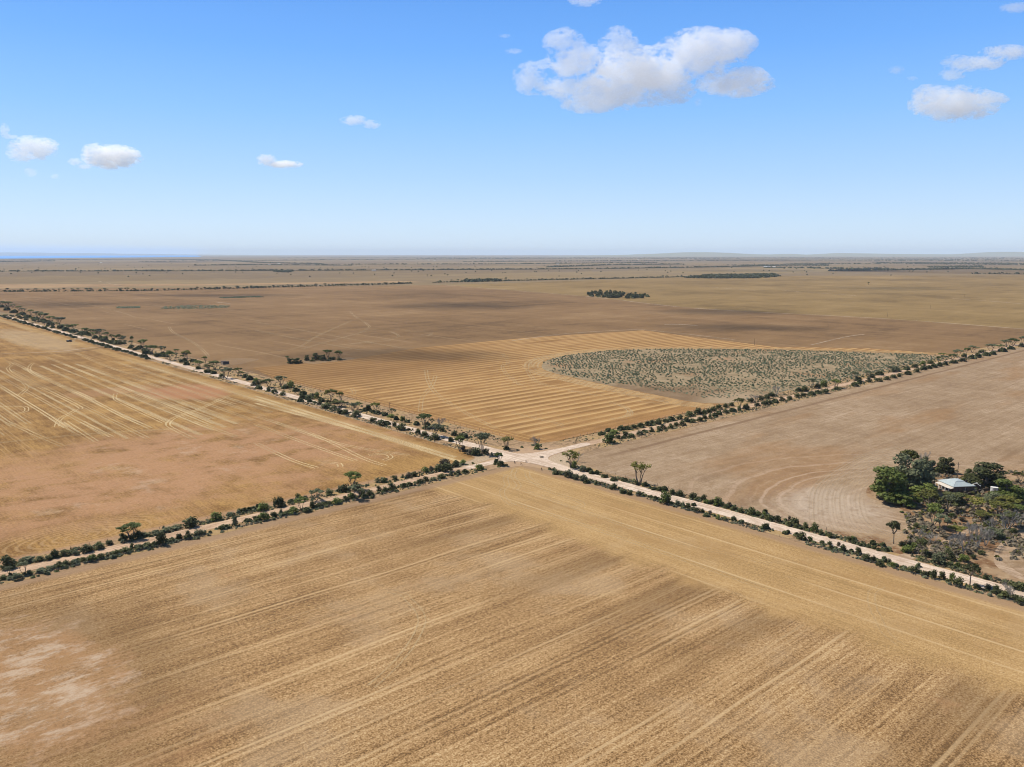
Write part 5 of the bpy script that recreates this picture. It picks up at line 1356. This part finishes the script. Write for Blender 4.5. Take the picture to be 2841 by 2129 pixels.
def cloud(label, blobs, D, dens, seed, k=1.0, gain=2.6, nscale=1.0, rough=.62):
    """blobs: picture x, y, half-width, half-height, depth factor"""
    cs = []
    for b in blobs:
        p = pix_at(b[0], b[1], D); m_ = D / F
        cs.append((p, b[2] * m_, b[3] * m_, max(b[2], b[3]) * m_ * (b[4] if len(b) > 4 else .26)))
    o_c = sum((c_[0] for c_ in cs), Vector()) / len(cs)
    bm = bmesh.new()
    for p, rx, ry, rd in cs:
        r0 = bmesh.ops.create_icosphere(bm, subdivisions=2, radius=1.0)['verts']
        for v in r0:
            l = v.co.copy(); s = 1.08
            v.co = (p - o_c) + Vector((RGT[0] * l.x * rx * s + FWD[0] * l.y * rd * s, RGT[1] * l.x * rx * s + FWD[1] * l.y * rd * s, l.z * ry * s))
    me = bpy.data.meshes.new('cloud'); bm.to_mesh(me); bm.free()
    o = link('cloud', me, label=label, category='cloud', group='clouds'); o.location = o_c
    if len(cs) > 1:
        md = o.modifiers.new('r', 'REMESH'); md.mode = 'VOXEL'; md.voxel_size = min(min(c_[1], c_[2]) for c_ in cs) * .45
        dg = bpy.context.evaluated_depsgraph_get(); me2 = bpy.data.meshes.new_from_object(o.evaluated_get(dg)); me2.name = 'cloud'; o.modifiers.clear(); o.data = me2; bpy.data.meshes.remove(me); me = me2
    m = Mat('cloud_droplets'); m.pw = 1.0
    x, y, z = m.pos(); x = x - o_c.x; y = y - o_c.y; z = z - o_c.z
    best = None
    for p, rx, ry, rd in cs:
        q0 = p - o_c
        lx, ly = q0.x * RGT[0] + q0.y * RGT[1], q0.x * FWD[0] + q0.y * FWD[1]
        a = (x * RGT[0] + y * RGT[1] - lx) / rx; b = (x * FWD[0] + y * FWD[1] - ly) / rd; c_ = (z - q0.z) / ry
        d = 1.0 - (a * a + b * b + c_ * c_).op('SQRT')
        best = d if best is None else best.op('SMOOTH_MAX', d, 0.25)
    s0 = 1 / (cs[0][1] + cs[0][2]) * 3.0 * nscale
    n1 = m.noise(m.vec(x * s0, y * s0, z * s0 * 1.7 + seed), 1, 6, rough, 0.5)
    n2 = m.noise(m.vec(x * s0 * 3.2, y * s0 * 3.2, z * s0 * 5.5 + seed), 1, 6, .72, 0.5)
    den = m.sm((best + (n1 - 0.47) * 2.5 * k + (n2 - 0.5) * 2.5 * k), 0.0, 1 / gain) * dens
    vol = m.n('ShaderNodeVolumePrincipled'); vol.inputs['Color'].default_value = (1, 1, 1, 1); vol.inputs['Anisotropy'].default_value = .38
    m.t.links.new(den.k, vol.inputs['Density']); m.t.links.new(vol.outputs[0], m.out.inputs['Volume'])
    m.m.cycles.volume_step_rate = 0.6 if hasattr(m.m.cycles, 'volume_step_rate') else 1
    me.materials.clear(); me.materials.append(m.m)
    return o


def cz(ox, oy, kk, L): return [(ox + b[0] * kk, oy + b[1] * kk, b[2] * kk, b[3] * kk) + tuple(b[4:]) for b in L]


k1 = 850 / 2212
cloud('large white cloud, the biggest one, high right of centre', cz(1350, 20, k1, [(1080, 470, 430, 175), (1560, 320, 330, 165), (1700, 260, 260, 110), (660, 400, 240, 130), (930, 590, 330, 150), (1260, 600, 250, 120), (560, 260, 160, 110), (950, 270, 150, 130), (330, 515, 150, 130), (560, 590, 220, 70), (740, 690, 220, 80)]), 6200, .0105, 1.0, 1.0, 2.6)
cloud('small white cloud just right of the largest cloud', cz(1350, 20, k1, [(1800, 555, 290, 95), (1880, 500, 160, 90)]), 6200, .012, 5.0, 1.0, 2.6)
k2 = 400 / 2212
cloud('white oval cloud at the right side of the sky', cz(2441, 100, k2, [(1150, 1040, 700, 270), (800, 900, 330, 170), (1500, 980, 480, 150)]), 7800, .009, 9.0, .95, 2.6)
cloud('thin streaky cloud above the oval cloud at the right edge', cz(2441, 100, k2, [(1950, 250, 420, 110), (1500, 420, 420, 110), (1180, 390, 260, 100), (1110, 600, 230, 90)]), 7800, .009, 12.0, 1.0, 2)
k3 = 500 / 2212
cloud('bright compact white cloud low on the left', cz(0, 300, k3, [(1380, 600, 380, 150), (1180, 540, 190, 120), (1560, 620, 190, 90)]), 11500, .011, 15.0, .95, 2.6)
cloud('pale soft cloud next to the left edge', cz(0, 300, k3, [(420, 490, 330, 150), (250, 560, 200, 120), (350, 420, 160, 100)]), 11500, .0075, 18.0, .9, 2)
k4 = 420 / 2212
cloud('tiny low white wisp left of centre', cz(680, 300, k4, [(310, 760, 160, 90), (560, 825, 290, 60)]), 12500, .015, 21.0, .8, 2)
cloud('faint thin wisp above the tiny low one', cz(680, 300, k4, [(1580, 180, 220, 80), (1850, 240, 150, 70)]), 10500, .009, 25.0, .9, 2)
cloud('small cloud fragment cut by the top edge', [(1622, 2, 45, 16)], 5600, .012, 28.0, .7)
cloud('faint cloud scrap at the top right corner', [(2820, 22, 50, 14)], 5600, .008, 31.0, .7)
cloud('faint scrap of cloud left of the largest cloud', [(1425, 143, 26, 8), (1400, 100, 18, 6)], 6200, .010, 41.0, .9, 2)
cloud('tiny cloud scrap below the right end of the largest cloud', [(1937, 284, 12, 12)], 6200, .012, 43.0, .9, 2)
cloud('faint scrap of cloud left of the streaky cloud', [(2487, 195, 24, 12), (2530, 218, 18, 7)], 7800, .007, 45.0, .9, 2)
cloud('small white shred at the left foot of the compact cloud', [(208, 449, 22, 11), (235, 462, 26, 8)], 11500, .010, 47.0, .9, 2)
cloud('faint shreds of cloud below the pale soft cloud', [(85, 478, 20, 14), (152, 490, 16, 8)], 11500, .006, 49.0, .9, 2)
cloud('pale shred of cloud cut by the left edge', [(12, 362, 16, 20), (30, 380, 24, 7)], 11500, .008, 51.0, .9, 2)
# clouds overhead, out of the picture, that throw the soft dark patches seen on the fields
for sx_, sy_, rw, rd, dn, lb in ((1290, 848, 210, 190, .0042, 'cloud overhead shading the brown stubble'), (2010, 866, 170, 110, .0045, 'cloud overhead shading the tan paddock edge'), (2050, 908, 170, 75, .004, 'cloud overhead shading ground above the saltbush'), (1110, 985, 150, 75, .0045, 'cloud overhead shading the far corner of the golden stubble'),
                                 (620, 820, 260, 120, .004, 'cloud overhead shading the stubble before the hedge row'), (150, 845, 200, 150, .003, 'cloud overhead shading the far left stubble'), (2480, 800, 260, 200, .0025, 'cloud overhead shading the tan paddock')):
    gx, gy = P(sx_, sy_); t_ = 1300 / SUND.z; c0 = Vector((gx, gy, 0)) + SUND * t_
    lat = (c0.x - CAMXY[0]) * RGT[0] + (c0.y - CAMXY[1]) * RGT[1]; dd = dist(c0.x, c0.y)
    dep_ = dd * cp - (c0.z - HC) * sp; up_ = dd * sp + (c0.z - HC) * cp
    pxx, pyy = CX + F * lat / dep_, CY - F * up_ / dep_
    if pyy > -120: continue
    # same builder: picture units at that distance
    kk = F / dd
    cloud('white ' + lb, [(pxx, pyy, rw * kk, 70 * kk, rd / max(rw, 70)), (pxx - rw * .4 * kk, pyy, rw * .6 * kk, 55 * kk, rd / max(rw * .6, 55) * .7)], dd, dn * 1.35, sx_ * .01, .8, 1.6)
# ------------------------------------------------------------------ haze
hb_ = MB(); hb_.box(-72000, -72000, -3.0, 72000, 72000, 420.0)
mhz = Mat('air'); vp = mhz.n('ShaderNodeVolumePrincipled'); vp.inputs['Color'].default_value = (0.72, 0.85, 1.0, 1); vp.inputs['Density'].default_value = 2.3e-5; vp.inputs['Anisotropy'].default_value = 0.0
mhz.t.links.new(vp.outputs[0], mhz.out.inputs['Volume'])
hz_ = hb_.build('haze', mhz.m, kind='stuff', label='thin pale haze over the distant plain')
hz_.location = (CAMXY[0], CAMXY[1], 0)
